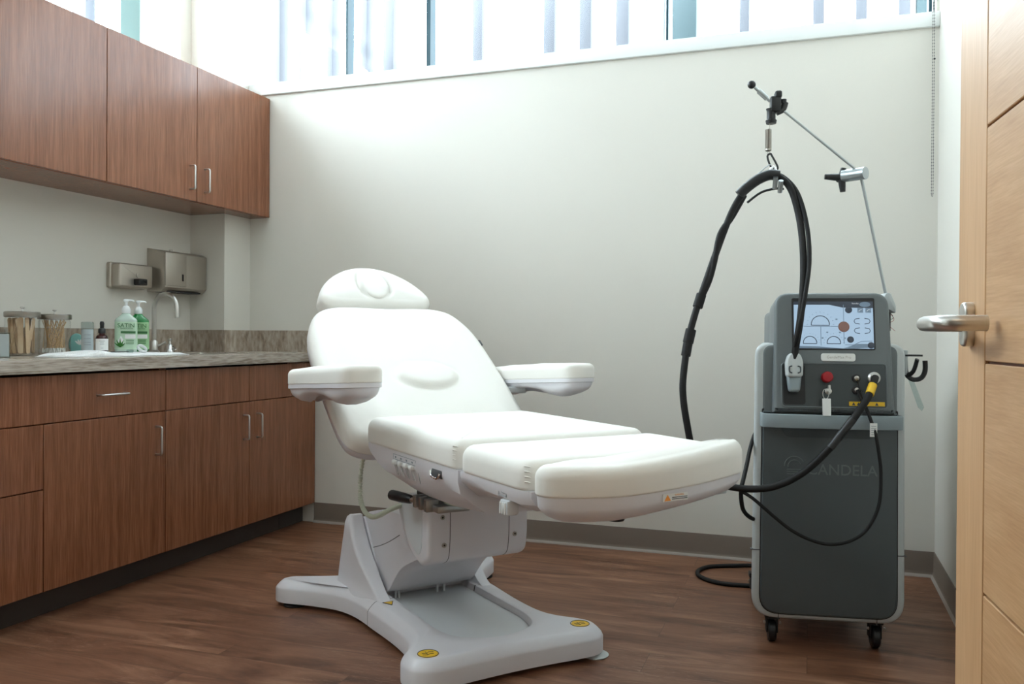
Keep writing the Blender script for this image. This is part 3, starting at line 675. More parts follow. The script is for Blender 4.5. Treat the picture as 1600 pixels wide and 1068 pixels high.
# acrylic sign holder at the picture's left edge
ah = thing('sign_holder', 'clear slanted card holder at the far left of the countertop', 'card holder', (-2.70, 2.245, CZ1), facing(-2.70, 2.245)+PI/2)
finish(prism([(-0.03, 0), (0.012, 0), (0.012, 0.003), (-0.008, 0.003), (0.010, 0.088), (0.006, 0.089), (-0.012, 0.003), (-0.03, 0.003)], -0.035, 0.035, 'xz', T=lambda v: Vector((v.y, -v.x, v.z))), 'holder', M['clear_plastic'], ah, smooth=False)
finish(prism([(-0.009, 0.004), (-0.0075, 0.004), (0.0095, 0.084), (0.008, 0.084)], -0.032, 0.032, 'xz', T=lambda v: Vector((v.y, -v.x-0.0035, v.z))), 'card', M['cloudy'], ah, smooth=False)
# small things on the towel
tag(finish(xf(tube([(0.019*math.cos(2*PI*k/24), 0.019*math.sin(2*PI*k/24), 0) for k in range(24)], 0.003, 8, closed=True, flat=2.4), Matrix.Translation((-2.585, 2.805, ZT+0.0165)) @ Matrix.Rotation(0.75, 4, 'Y') @ Matrix.Rotation(0.0, 4, 'X')), 'hair_band', M['white_plastic']), 'white round band lying on the towel before the right pump bottle', 'band')
tw = thing('tweezers', 'small dark metal tweezers on the towel before the left pump bottle', 'tweezers', (-2.60, 2.70, ZT+0.001), 1.4)
for s in (-1, 1): finish(tube([(-0.04, 0, 0.003), (0, s*0.005, 0.003), (0.04, s*0.002, 0.003)], 0.0018, 8, 4), 'arm', M['black'], tw)
tag(finish(xf(lathe([(0.012, 0), (0.013, 0.001), (0.013, 0.010), (0.010, 0.012), (0, 0.012)], 24), Matrix.Translation((-2.60, 2.755, ZT+0.0005))), 'bottle_cap', M['clear_plastic']), 'small clear round cap on the towel between tweezers and band', 'cap')

# ================================================================ DOOR (open, standing along the right wall)
DE = Vector((0.212, 1.40)); DD = Vector((0.0976, -1.0)).normalized()     # free edge, direction towards the hinge
drz = math.atan2(DD.y, DD.x)
dr = bpy.data.objects.new('door_1', None); COL.objects.link(dr); dr.location = (DE.x, DE.y, 0); dr.rotation_euler = (0, 0, drz); struct(dr, 'open light oak door at the right, with a lever handle')
# local: +x to the hinge, -y ... room side is local -y? (DD points to -Y, its left is +X wall side)
DW, DTH, DH = 0.93, 0.044, 2.10
SW = 0.128; G = 0.0035
# room-facing side is local -y
def dpart(name, x0, x1, z0, z1, mat): return finish(box((x0, -0.006, z0), (x1, 0.0, z1), 0.0012, 1), name, mat, dr)
finish(box((0, 0.0, 0.008), (DW, DTH, DH)), 'core', M['oak_groove'], dr, smooth=False)
dpart('stile', 0, SW, 0.008, DH, M['oak_stile'])
zs = [0.008, 0.315, 0.624, 0.930, 1.241, 1.55, 1.86, DH]
for a, b in zip(zs[:-1], zs[1:]): dpart('panel', SW+G, DW, a+(G/2 if a > 0.01 else 0), b-G/2, M['oak'])
for s0 in (0,):
    hz = 0.981
    bm = plate(crect(-0.016, 0.016, -0.031, 0.031, 0.0155), rounded_levels(0, 0.013, 0.0005, 0.004), T=lambda v: Vector((v.x+0.068, -0.006-v.z, v.y+hz)))
    ro = finish(bm, 'rosette', M['nickel'], dr)
    lv = [(0.068, -0.010, hz), (0.068, -0.052, hz), (0.071, -0.062, hz), (0.082, -0.069, hz), (0.10, -0.071, hz), (0.150, -0.071, hz), (0.168, -0.068, hz), (0.178, -0.058, hz), (0.181, -0.045, hz), (0.181, -0.018, hz)]
    finish(tube(lv, 0.0105, 14, 5), 'handle', M['nickel'], dr)

# blind chain
bc = thing('blind_chain', 'beaded blind chain hanging in the back right corner', 'chain', (0.458, YB-0.03, 1.53))
bm = bmesh.new()
for x in (-0.003, 0.003):
    add_tube(bm, [(x, 0, 0.01), (x, 0, 1.35)], 0.0006, 6)
    for k in range(108): add_lathe(bm, [(0, -0.0022), (0.0016, -0.0014), (0.0022, 0), (0.0016, 0.0014), (0, 0.0022)], 6, (x, 0, 0.012+k*0.0125))
add_tube(bm, [(-0.003, 0, 0.012), (-0.002, 0, 0.003), (0, 0, 0), (0.002, 0, 0.003), (0.003, 0, 0.012)], 0.001, 6)
finish(bm, 'beads', M['gasket'], bc)
finish(lathe([(0, -0.004), (0.004, -0.002), (0.004, 0.002), (0, 0.004)], 10, (0.004, 0, 0.55)), 'stop_bead', M['black'], bc)
# ================================================================ TREATMENT CHAIR
CH = thing('treatment_chair', 'white reclining treatment chair with armrests on an X-shaped base, in the middle of the floor', 'treatment chair', (-1.16, 2.62, 0), math.radians(-41.2))
VX = M['vinyl']; PL = M['chair_plastic']
def catmull2(pts, sub=6): return [(v.x, v.y) for v in catmull([(x, y, 0) for x, y in pts], sub, True)]
# --- base plate: X-shaped skirted casting, recessed tray
half = [(-0.400, 0.0), (-0.404, -0.14), (-0.430, -0.225), (-0.466, -0.305), (-0.492, -0.358), (-0.490, -0.405), (-0.458, -0.436), (-0.405, -0.418), (-0.33, -0.345), (-0.24, -0.280), (-0.14, -0.250), (0.0, -0.240), (0.16, -0.232), (0.28, -0.238), (0.345, -0.265), (0.388, -0.300), (0.440, -0.322), (0.492, -0.312), (0.524, -0.272), (0.528, -0.21), (0.522, -0.12), (0.518, 0.0)]
full = half + [(x, -y) for x, y in reversed(half[1:-1])]
outl = resample(catmull2(full, 6), 0.016)
SEAMX = -0.045
def base_bm(o):
    return plate(o, [(0.012, 0.012), (0.0, 0.016), (0.0, 0.060), (0.004, 0.068), (0.016, 0.078), (0.030, 0.088), (0.038, 0.0905)])
def clip(pts, x, keep_less):
    out = []; n = len(pts)
    for i in range(n):
        a, b = pts[i], pts[(i+1) % n]; ia = (a[0] <= x) == keep_less; ib = (b[0] <= x) == keep_less
        if ia: out.append(a)
        if ia != ib: t = (x-a[0])/(b[0]-a[0]); out.append((x, a[1]+(b[1]-a[1])*t))
    return out
def split_half(bm, x, keep_less):
    r = bmesh.ops.bisect_plane(bm, geom=bm.verts[:]+bm.edges[:]+bm.faces[:], plane_co=(x, 0, 0), plane_no=(1, 0, 0), clear_outer=keep_less, clear_inner=not keep_less)
    ed = [g for g in r['geom_cut'] if isinstance(g, bmesh.types.BMEdge)]
    try: bmesh.ops.contextual_create(bm, geom=ed)
    except Exception: pass
    return bm
# front casting with a sunken tray cut out of its top: built as a ring between outline and tray outline
TRP = [(-0.16, -0.152), (0.31, -0.156), (0.405, -0.125), (0.452, 0.0), (0.405, 0.125), (0.31, 0.156), (-0.16, 0.152)]
tray = resample(round_poly(TRP, [0.01, 0.05, 0.05, 0.12, 0.05, 0.05, 0.01], 8), 0.012)
def front_base():
    bm = bmesh.new(); o = ccw(outl); n = len(o)
    lv = [(0.012, 0.012), (0.0, 0.016), (0.0, 0.060), (0.004, 0.068), (0.014, 0.079), (0.025, 0.088), (0.032, 0.0905)]
    R = [[bm.verts.new((x, y, z)) for x, y in inset(o, d)] for d, z in lv]
    ring_strip(bm, R, cap0=True, cap1=False)
    last = inset(o, 0.032); cx, cy = 0.10, 0.0
    # radial match to the tray outline
    tr = ccw(tray)
    def ray(ang):
        d = Vector((math.cos(ang), math.sin(ang))); best = None
        for i in range(len(tr)):
            a, b = Vector(tr[i]), Vector(tr[(i+1) % len(tr)]); e = b-a; den = d.x*e.y-d.y*e.x
            if abs(den) < 1e-12: continue
            w = a-Vector((cx, cy)); s = (w.x*e.y-w.y*e.x)/den; t = (w.x*d.y-w.y*d.x)/den
            if s > 0 and -1e-6 <= t <= 1+1e-6 and (best is None or s < best): best = s
        return Vector((cx, cy))+d*best
    T0 = [ray(math.atan2(y-cy, x-cx)) for x, y in last]
    def lift(p): return 0.0905 + 0.016*max(0, 1-(abs(p[0]-0.1)/0.45)**2)*1.0
    mids = []
    for s in (0.35, 0.7, 1.0):
        mids.append([bm.verts.new(((l[0]*(1-s)+t.x*s), (l[1]*(1-s)+t.y*s), 0.0905+0.003*s)) for l, t in zip(last, T0)])
    c = Vector((0.15, 0)); ins = []
    for f, z in ((0.985, 0.0915), (0.965, 0.078), (0.955, 0.073)):
        ins.append([bm.verts.new((c.x+(t.x-c.x)*f, t.y*f, z)) for t in T0])
    ring_strip(bm, [R[-1]]+mids+ins, cap0=False, cap1=True)
    return bm
fb = finish(split_half(front_base(), SEAMX+0.0018, False), 'base', PL, CH, angle=50)
rb = finish(split_half(front_base(), SEAMX-0.0018, True), 'rear_base', PL, CH, angle=50)
finish(plate([(0.15+(x-0.15)*0.955, y*0.955) for x, y in ccw(tray)], [(0, 0.0728), (0.002, 0.0745)]), 'tray', M['chair_tray'], CH)
finish(split_half(split_half(xf(front_base(), Matrix.Diagonal((1, 0.9985, 0.9985, 1))), SEAMX-0.003, False), SEAMX+0.003, True), 'seam', M['gasket'], CH)
# stickers on the base
for (x, y) in ((0.460, -0.252), (0.455, 0.252)):
    s = finish(lathe([(0.030, 0), (0.030, 0.0006), (0, 0.0006)], 32, (x, y, 0.0908)), 'foot_sticker', M['yellow'], CH)
    finish(tube([(x+0.0285*math.cos(2*PI*k/40), y+0.0285*math.sin(2*PI*k/40), 0.0917) for k in range(40)], 0.0011, 5, closed=True), 'sticker_rim', M['print_dark'], s)
    for pts in ([(-0.018, 0.004), (-0.006, 0.010), (0.004, 0.004), (0.014, 0.008)], [(-0.016, -0.006), (-0.004, -0.002), (0.006, -0.010), (0.018, -0.004)], [(-0.004, 0.010), (-0.002, -0.014)]):
        finish(tube([(x+b, y+a, 0.0917) for a, b in pts], 0.0008, 5), 'sticker_print', M['print_dark'], s)
tri = [(-0.022, -0.008), (0.0, 0.020), (0.022, -0.008)]
tx, ty = -0.002, -0.183
s = finish(prism([(tx+b, ty+a*0.8) for a, b in ((-0.024, -0.015), (0.024, -0.015), (0.0, 0.024))], 0.0918, 0.0932, 'xy'), 'warning_triangle', M['print_dark'], CH, smooth=False)
finish(prism([(tx+b*0.78, ty+a*0.8*0.78) for a, b in ((-0.024, -0.015), (0.024, -0.015), (0.0, 0.024))], 0.0931, 0.0937, 'xy'), 'triangle_face', M['yellow'], s, smooth=False)
# levelling feet
for x, y in ((-0.42, -0.375), (-0.42, 0.375), (0.475, -0.27), (0.488, 0.285)):
    finish(lathe([(0.040, 0), (0.042, 0.004), (0.034, 0.009), (0.012, 0.012), (0.010, 0.02)], 24, (x, y, 0)), 'levelling_foot', M['m_light'] if x > 0 and y > 0 else M['dark'], CH)
finish(box((0.40, -0.20, 0.001), (0.53, 0.345, 0.0045), 0.001), 'floor_shim', M['m_light'], CH) if False else None

# --- rear tower: two cheeks and the curved cover between them
lvl = [(0.078, -0.350, 0.000, 0.255), (0.094, -0.355, -0.030, 0.248), (0.105, -0.362, -0.060, 0.243), (0.125, -0.366, -0.092, 0.240), (0.155, -0.367, -0.135, 0.236), (0.190, -0.366, -0.182, 0.232), (0.225, -0.364, -0.222, 0.228), (0.265, -0.358, -0.262, 0.224), (0.295, -0.350, -0.288, 0.221), (0.315, -0.340, -0.298, 0.216), (0.324, -0.328, -0.303, 0.209)]
for s in (-1, 1):
    bm = bmesh.new(); R = []
    for z, xr, xf_, yo in lvl:
        w_, h_ = (xf_-xr), (yo-0.168); ro_ = min(0.022, w_*0.45, h_*0.45)
        rect = round_poly([(xr, 0.168), (xf_, 0.168), (xf_, min(yo, 0.206+0.02*min(1, max(0, (z-0.1)/0.1)))), (xr*0.6+xf_*0.4, yo-0.004), (xr, yo)], [0.002, 0.004, ro_*0.8, 0.03, ro_], 5)
        R.append([bm.verts.new((x, s*y, z)) for x, y in rect])
    ring_strip(bm, R); finish(bm, 'tower_cheek', PL, CH, angle=50)
finish(prism(round_poly([(-0.355, 0.075), (-0.352, 0.28), (-0.33, 0.312), (-0.295, 0.312), (-0.26, 0.27), (-0.20, 0.20), (-0.16, 0.15), (-0.14, 0.075)], 0.012, 3), -0.1645, 0.1645, 'xz'), 'tower_cover', PL, CH)
# --- lift arm: drum-like cover rising from the base to the head
armp = [(-0.100, 0.096), (-0.17, 0.12), (-0.27, 0.24), (-0.318, 0.305), (-0.285, 0.335), (-0.16, 0.365), (-0.02, 0.382), (0.14, 0.385), (0.20, 0.36), (0.205, 0.285), (0.11, 0.246), (0.055, 0.222), (0.014, 0.196), (-0.03, 0.155), (-0.07, 0.112)]
finish(prism(round_poly(armp, 0.03, 4), -0.158, 0.158, 'xz', 0.003), 'lift_arm', PL, CH)
bm = bmesh.new(); add_tube(bm, [(-0.225, -0.1585, 0.222), (-0.15, -0.1585, 0.245), (-0.07, -0.1585, 0.275), (0.02, -0.1585, 0.315)], 0.0012, 6, 4)
finish(bm, 'arm_seam', M['gasket'], CH)
for y in (-0.125, -0.112, 0.03, 0.055): finish(box((-0.100, y-0.003, 0.073), (-0.092, y+0.003, 0.105)), 'rib', M['chair_tray'], CH, smooth=False)
# --- lift head: U-profiled block
up = round_poly([(0.035, 0.456), (0.040, 0.405), (0.085, 0.345), (0.150, 0.288), (0.225, 0.262), (0.272, 0.285), (0.281, 0.34), (0.282, 0.456)], 0.022, 6)
hb = finish(prism(up, -0.175, 0.172, 'xz', 0.014, 4), 'lift_head', PL, CH, angle=50)
upi = round_poly([(0.062, 0.440), (0.066, 0.41), (0.105, 0.362), (0.160, 0.315), (0.215, 0.293), (0.238, 0.320), (0.243, 0.44)], 0.022, 6)
bm = prism(upi, -0.1765, -0.1740, 'xz'); finish(bm, 'side_panel', M['chair_tray'], hb, smooth=False)
for y in (-0.102, 0.101):
    finish(prism([(x+0.0006, z-0.0004) for x, z in up], y-0.001, y+0.001, 'xz'), 'seam', M['gasket'], hb, smooth=False)
for y, z in ((-0.127, 0.418), (-0.121, 0.334), (0.122, 0.343), (0.122, 0.425)):
    xx = 0.281
    m_ = finish(lathe([(0.0075, -0.004), (0.0075, 0.0015), (0.0055, 0.0025), (0.0035, 0.0012), (0, 0.0010)], 16, (xx, y, z), 'x', M4=Matrix(((0, 0, 1), (0, 1, 0), (-1, 0, 0))).to_4x4()), 'screw', M['steel'], hb)
    finish(lathe([(0.0030, 0.0012), (0.0030, 0.0022), (0, 0.0022)], 8, (xx, y, z), 'x', M4=Matrix(((0, 0, 1), (0, 1, 0), (-1, 0, 0))).to_4x4()), 'screw_socket', M['dark'], m_)
# swivel and locking lever below the seat
finish(lathe([(0.13, 0.452), (0.13, 0.466), (0.10, 0.470), (0.10, 0.53)], 40, (0.12, 0, 0)), 'swivel', M['dark'], CH)
lm = finish(box((0.30, -0.215, 0.466), (0.44, -0.115, 0.486), 0.003), 'lever_bracket', M['alu'], CH)
for x in (0.305, 0.345, 0.385):
    finish(box((x, -0.235, 0.464), (x+0.018, -0.195, 0.500), 0.003), 'clamp_jaw', M['alu'], lm)
finish(tube([(0.32, -0.215, 0.480), (0.26, -0.225, 0.477)], 0.008, 10), 'lever_rod', M['steel'], lm)
finish(tube([(0.272, -0.222, 0.478), (0.262, -0.223, 0.4778), (0.22, -0.228, 0.476), (0.165, -0.234, 0.474), (0.150, -0.236, 0.4735)], lambda q: 0.009+0.007*math.sin(min(1, q*1.6)*PI/2), 14), 'grip', M['black'], lm)
finish(tube([(0.40, -0.175, 0.488), (0.55, -0.17, 0.500), (0.68, -0.160, 0.520), (0.80, -0.12, 0.562)], 0.0045, 10, 5), 'cable', M['cream_cable'], CH)

# --- seat: loft shell under the cushion
def loft(stations, n=13, cap=True):
    """stations: (x, half width top, z top, half width low, z low, half width bottom, z bottom)"""
    bm = bmesh.new(); R = []
    for x, w0, z0, w1, z1, w2, z2 in stations:
        prof = [(-w0, z0), (-w0, z0*0.5+z1*0.5+0.001), (-w1, z1), (-(w1*0.6+w2*0.4), z1*0.55+z2*0.45), (-(w1*0.15+w2*0.85), z1*0.12+z2*0.88), (-w2*0.7, z2), (0, z2-0.002)]
        prof = prof + [(-y, z) for y, z in reversed(prof[:-1])]
        R.append([bm.verts.new((x, y, z)) for y, z in prof])
    ring_strip(bm, R); return bm
W0 = 0.292
ss = finish(loft([(0.062, 0.272, 0.630, 0.262, 0.612, 0.22, 0.606), (0.085, 0.289, 0.632, 0.282, 0.600, 0.235, 0.588), (0.15, W0, 0.632, 0.284, 0.578, 0.232, 0.562), (0.22, W0, 0.632, 0.283, 0.560, 0.225, 0.528), (0.30, W0, 0.632, 0.282, 0.560, 0.215, 0.508), (0.40, W0, 0.632, 0.281, 0.566, 0.210, 0.500), (0.55, W0, 0.632, 0.281, 0.574, 0.205, 0.500), (0.66, W0, 0.632, 0.284, 0.576, 0.205, 0.508), (0.722, W0, 0.632, 0.284, 0.572, 0.205, 0.515)]), 'seat_shell', PL, CH, angle=32)
ls = finish(loft([(0.735, W0, 0.632, 0.287, 0.606, 0.23, 0.560), (0.80, W0, 0.632, 0.286, 0.604, 0.235, 0.575), (0.90, W0, 0.632, 0.286, 0.602, 0.24, 0.578), (1.02, W0, 0.632, 0.286, 0.600, 0.24, 0.580), (1.055, W0-0.01, 0.632, 0.27, 0.602, 0.22, 0.588)]), 'leg_rest_shell', PL, CH, angle=32)
def seat_pad(x0, x1, wy, z0, z1, rr_, domef, name='cushion', rt=0.034):
    o = resample(round_poly([(x0, -wy), (x1, -wy), (x1, wy), (x0, wy)], rr_, 8), 0.014)
    return finish(plate(o, rounded_levels(z0, z1, 0.010, rt, 6), dome=domef, rings=14), name, VX, CH, angle=180)
W1 = 0.296
def lip(o, z, name, mat, parent, r=0.003):
    return finish(tube([(x, y, z) for x, y in o], r, 6, closed=True), name, mat, parent)
c1 = seat_pad(0.062, 0.722, W1, 0.630, 0.708, [0.05, 0.035, 0.035, 0.05], lambda x, y, s: 0.012*(1-(1-s)**2) + 0.004*smooth_noise(x, y, 1)*s - 0.010*math.exp(-((x-0.35)/0.16)**2-(y/0.12)**2) + 0.014*math.exp(-((y-0.24)/0.07)**2)*s, 'seat_cushion')
c2 = seat_pad(0.735, 1.058, W1, 0.630, 0.700, [0.03, 0.05, 0.05, 0.03], lambda x, y, s: 0.012*(1-(1-s)**2) - 0.013*math.exp(-((abs(y)-0.12)/0.07)**2)*s + 0.010*math.exp(-((abs(y)-0.27)/0.05)**2)*s, 'leg_rest_cushion')
# foot rest: short pad with a bowed end
fo = resample(catmull2([(1.070, 0.0), (1.070, -0.14), (1.072, -0.235), (1.080, -0.285), (1.110, -0.300), (1.150, -0.278), (1.188, -0.20), (1.203, -0.11), (1.197, 0.0), (1.180, 0.10), (1.155, 0.19), (1.128, 0.255), (1.100, 0.278), (1.078, 0.270), (1.070, 0.225), (1.070, 0.14)], 5), 0.012)
def TF(v):
    k = max(0, min(1, (v.y+0.15)/0.42)); a_ = 0.012+0.014*max(0, min(1, (v.z-0.635)/0.06)) if v.z > 0.6345 else 0.012+0.020*max(0, min(1, (0.634-v.z)/0.05))
    return Vector((v.x, v.y*0.985-0.004, v.z+a_*k))
c3 = finish(plate(fo, rounded_levels(0.633, 0.697, 0.006, 0.028, 6), T=TF, dome=lambda x, y, s: 0.010*(1-(1-s)**2)+0.008*math.exp(-((abs(y)-0.235)/0.05)**2)*min(1, s*2), rings=10, center=(1.13, 0)), 'foot_rest_cushion', VX, CH, angle=180)
bm = bmesh.new(); R = []
for d, z in [(0.060, 0.579), (0.050, 0.580), (0.036, 0.584), (0.020, 0.592), (0.008, 0.602), (0.003, 0.610), (0.001, 0.634)]:
    R.append([bm.verts.new(TF(Vector((1.13+(x-1.13)*(1-d/0.13), y*(1-d/0.30), z)))) for x, y in inset(ccw(fo), 0.003)])
ring_strip(bm, R); fs = finish(bm, 'foot_rest_shell', PL, CH, angle=50)
for sgn in (-1, 1):
    finish(box((0.96, sgn*0.22-0.02, 0.590), (1.09, sgn*0.22+0.02, 0.612), 0.004), 'hinge', M['m_light'], fs)
finish(lathe([(0.018, 0.568), (0.020, 0.572), (0.018, 0.582)], 20, (1.12, -0.11, 0.0)), 'bumper', M['black'], fs)
# elastic gathers on the covers' front corners
def gather(cx, cy, z0, n, name, par, d=(0, 1)):
    bm = bmesh.new()
    for k in range(n):
        z = z0+0.011*k; add_tube(bm, [(cx-0.012, cy-0.001, z), (cx, cy-0.004, z+0.002), (cx+0.010, cy+0.003, z+0.001)], lambda q: 0.0014*math.sin(max(0.12, q)*PI*0.95)+0.0003, 6, 4)
    return finish(bm, name, VX, par, angle=180)
gather(0.700, -0.290, 0.655, 4, 'cover_gather', c1); gather(1.040, -0.284, 0.650, 4, 'cover_gather', c2)
# control panel on the near side of the seat shell
pn = finish(box((0.330, -0.2905, 0.566), (0.333, -0.2895, 0.57)), 'control_panel', M['label_grey'], CH, smooth=False)
def panel_pt(x, z): return Vector((x, -0.2925+0.010*max(0, min(1, (0.605-z)/0.045)), z))
bm = bmesh.new()
add_tube(bm, [panel_pt(0.300, 0.622), panel_pt(0.460, 0.622), panel_pt(0.473, 0.560)], 0.0009, 5)
add_tube(bm, [panel_pt(0.300, 0.622), panel_pt(0.300, 0.608), panel_pt(0.460, 0.608)], 0.0009, 5)
finish(bm, 'panel_outline', M['label_grey'], pn)
for k in range(4):
    x = 0.317+0.040*k; p = panel_pt(x, 0.600)
    finish(box((x-0.011, p.y-0.010, 0.594), (x+0.011, p.y+0.004, 0.606), 0.003), 'rocker_button', M['label_white'], pn)
    bm = bmesh.new()
    for dx in (-0.006, 0.006): add_tube(bm, [panel_pt(x+dx, 0.592)-Vector((0, 0.003, 0)), panel_pt(x+dx+0.004, 0.564)-Vector((0, 0.003, 0))], 0.0011, 5)
    finish(bm, 'slot_mark', M['m_light'], pn)
    finish(box((x-0.003, panel_pt(x, .614).y-0.0012, 0.612), (x+0.005, panel_pt(x, .614).y, 0.617)), 'panel_icon', M['label_grey'], pn, smooth=False)
lt = finish(box((0.568, -0.2945, 0.596), (0.630, -0.284, 0.618), 0.004), 'release_latch', M['gasket'], CH)
finish(tube([(0.572, -0.297, 0.612), (0.582, -0.300, 0.599), (0.618, -0.300, 0.597), (0.626, -0.297, 0.611)], 0.0032, 8, 3), 'latch_handle', M['chrome'], lt)
ic = finish(tube([(0.945+a*0.017, -0.2905, 0.617+b*0.010) for a, b in ((-1, -1), (1, -1), (1, 1), (-1, 1))], 0.0011, 5, closed=True), 'leg_release_mark', M['label_grey'], CH)
finish(tube([(0.937, -0.291, 0.620), (0.944, -0.291, 0.614), (0.955, -0.291, 0.614)], 0.0009, 5), 'mark_arrow', M['label_grey'], ic)
bt = finish(box((0.935, -0.294, 0.566), (0.972, -0.262, 0.600), 0.006), 'leg_release_grip', M['chair_tray'], CH)
for k in range(3): finish(box((0.941+0.010*k, -0.2965, 0.568), (0.945+0.010*k, -0.293, 0.594), 0.001), 'grip_rib', M['label_white'], bt)
wl = finish(xf(box((-0.034, -0.0006, -0.008), (0.034, 0.0006, 0.008)), Matrix.Translation((1.1985, -0.012, 0.6225)) @ Matrix.Rotation(PI/2+math.radians(0), 4, 'Z')), 'warning_label', M['label_white'], CH, smooth=False)
def lab(v, off=0.0012): # label plane: x along +y, normal +x
    return Matrix.Translation((1.1985, -0.012, 0.6225)) @ Matrix.Rotation(PI/2+math.radians(0), 4, 'Z') @ Vector((v.x, -off-v.z*0.2, v.y))
finish(xf(prism([(-0.008, -0.006), (0.008, -0.006), (0, 0.007)], 0.0, 0.0005, 'xy'), Matrix.Identity(4)), 'x', M['orange'], wl) if False else None
bm = prism([(-0.031, -0.0065), (-0.013, -0.0065), (-0.022, 0.0065)], 0, 0.0005, 'xy', T=lambda v: lab(v)); finish(bm, 'warning_sign', M['orange'], wl, smooth=False)
finish(text_bm('WARNING', 0.0052, lambda v: lab(Vector((v.x+0.010, v.y+0.0045, v.z)))), 'label_print', M['orange'], wl, smooth=False)
for z in (0.0, -0.0035): finish(prism([(-0.010, z-0.0008), (0.032, z-0.0008), (0.032, z+0.0008), (-0.010, z+0.0008)], 0, 0.0004, 'xy', T=lambda v: lab(v)), 'label_print', M['print_dark'], wl, smooth=False)

# --- backrest (own frame: X up the back, Y across, Z out of the front face)
TH = math.radians(36.5)
def tilt(px, pz, ang):
    X = Vector((-math.cos(ang), 0, math.sin(ang))); Z = Vector((math.sin(ang), 0, math.cos(ang))); Y = Z.cross(X)
    return lambda v: Vector((px, 0, pz)) + X*v.x + Y*v.y + Z*v.z
TB = tilt(0.070, 0.640, TH)
bo = resample(catmull2([(-0.02, 0), (-0.02, -0.20), (0.0, -0.290), (0.06, -0.325), (0.24, -0.332), (0.42, -0.330), (0.55, -0.322), (0.635, -0.300), (0.700, -0.262), (0.730, -0.20), (0.735, -0.12), (0.730, 0), (0.735, 0.12), (0.730, 0.20), (0.700, 0.262), (0.635, 0.300), (0.55, 0.322), (0.42, 0.330), (0.24, 0.332), (0.06, 0.325), (0.0, 0.290), (-0.02, 0.20)], 5), 0.014)
bo = [(x, y*1.06 if y > 0 else y) for x, y in bo]
def bdome(x, y, s):
    e = min(1, s*2.2)
    lum = 0.016*(1/(1+math.exp((math.hypot((x-0.285)/0.066, (y+0.012)/0.104)-1)*14)))
    return 0.016*(1-(1-s)**2) + lum - 0.004*math.exp(-((math.hypot((x-0.285)/0.066, (y+0.012)/0.104)-1.15)/0.12)**2)*e + 0.007*math.exp(-((abs(y)-0.235)/0.04)**2)*e + 0.002*smooth_noise(x, y, 2)*e
bc_ = finish(plate(bo, rounded_levels(-0.062, 0.004, 0.008, 0.036, 6), T=TB, dome=bdome, rings=44, center=(0.285, -0.012)), 'backrest_cushion', VX, CH, angle=180)
finish(plate(inset(ccw(bo), 0.002), [(0.10, -0.118), (0.05, -0.112), (0.018, -0.098), (0.004, -0.085), (0.0, -0.060)], T=TB), 'backrest_shell', PL, CH, angle=40)
finish(plate(crect(0.50, 0.53, -0.330, -0.316, 0.003), [(0, -0.030), (0, -0.012)], T=TB), 'side_strap', M['black'], CH, smooth=False)
# stitched gather at the lower near corner of the back cover
bm = bmesh.new()
for k in range(7): add_tube(bm, [TB(Vector((0.015+0.013*k, 0.312+0.002*k, -0.012))), TB(Vector((0.018+0.013*k, 0.318+0.002*k, -0.018))), TB(Vector((0.016+0.013*k, 0.320+0.002*k, -0.034)))], lambda q: 0.0014*math.sin(max(0.12, q)*PI*0.95)+0.0003, 6, 3)
finish(bm, 'cover_gather', VX, bc_, angle=180)
# --- head rest: half-moon pad with oval face opening and its plug
_TH2 = tilt(0.070-0.742*math.cos(TH)-0.006, 0.640+0.742*math.sin(TH)-0.002, math.radians(42))
def TH2(v): return _TH2(Vector((v.x, v.y*0.95+0.018, v.z)))
ho = resample(catmull2([(0.0, 0), (-0.002, -0.14), (0.006, -0.205), (0.040, -0.238), (0.095, -0.226), (0.165, -0.175), (0.222, -0.095), (0.243, 0), (0.222, 0.095), (0.165, 0.175), (0.095, 0.226), (0.040, 0.238), (0.006, 0.205), (-0.002, 0.14)], 6), 0.010)
def hr(x, y): return math.hypot((x-0.116)/0.096, y/0.068)
def hdome(x, y, s):
    r = hr(x, y); e = min(1, s*2)
    return 0.012*(1-(1-s)**2) - 0.019*math.exp(-((r-1)/0.12)**2)*e + 0.004/(1+math.exp((r-1)*16))*e
hc = finish(plate(ho, rounded_levels(-0.078, 0.006, 0.012, 0.032, 6), T=TH2, dome=hdome, rings=34, center=(0.116, 0)), 'headrest_cushion', VX, CH, angle=180)
finish(plate(resample(ellipse(0.116, 0, 0.086, 0.058, 48), 0.008), [(0, -0.01), (0, 0.010), (0.003, 0.0145), (0.008, 0.017)], T=TH2, dome=lambda x, y, s: 0.004*(1-(1-s)**2), rings=6), 'face_plug', VX, hc, angle=180)
finish(plate(inset(ccw(ho), 0.012), [(0.03, -0.10), (0.008, -0.094), (0.0, -0.076)], T=TH2), 'headrest_shell', PL, CH, angle=40)
for y in (-0.07, 0.07): finish(xf(tube([TB(Vector((0.60, y, -0.075))), TB(Vector((0.80, y, -0.078)))], 0.008, 10), Matrix.Identity(4)), 'headrest_rod', M['chrome'], hc)

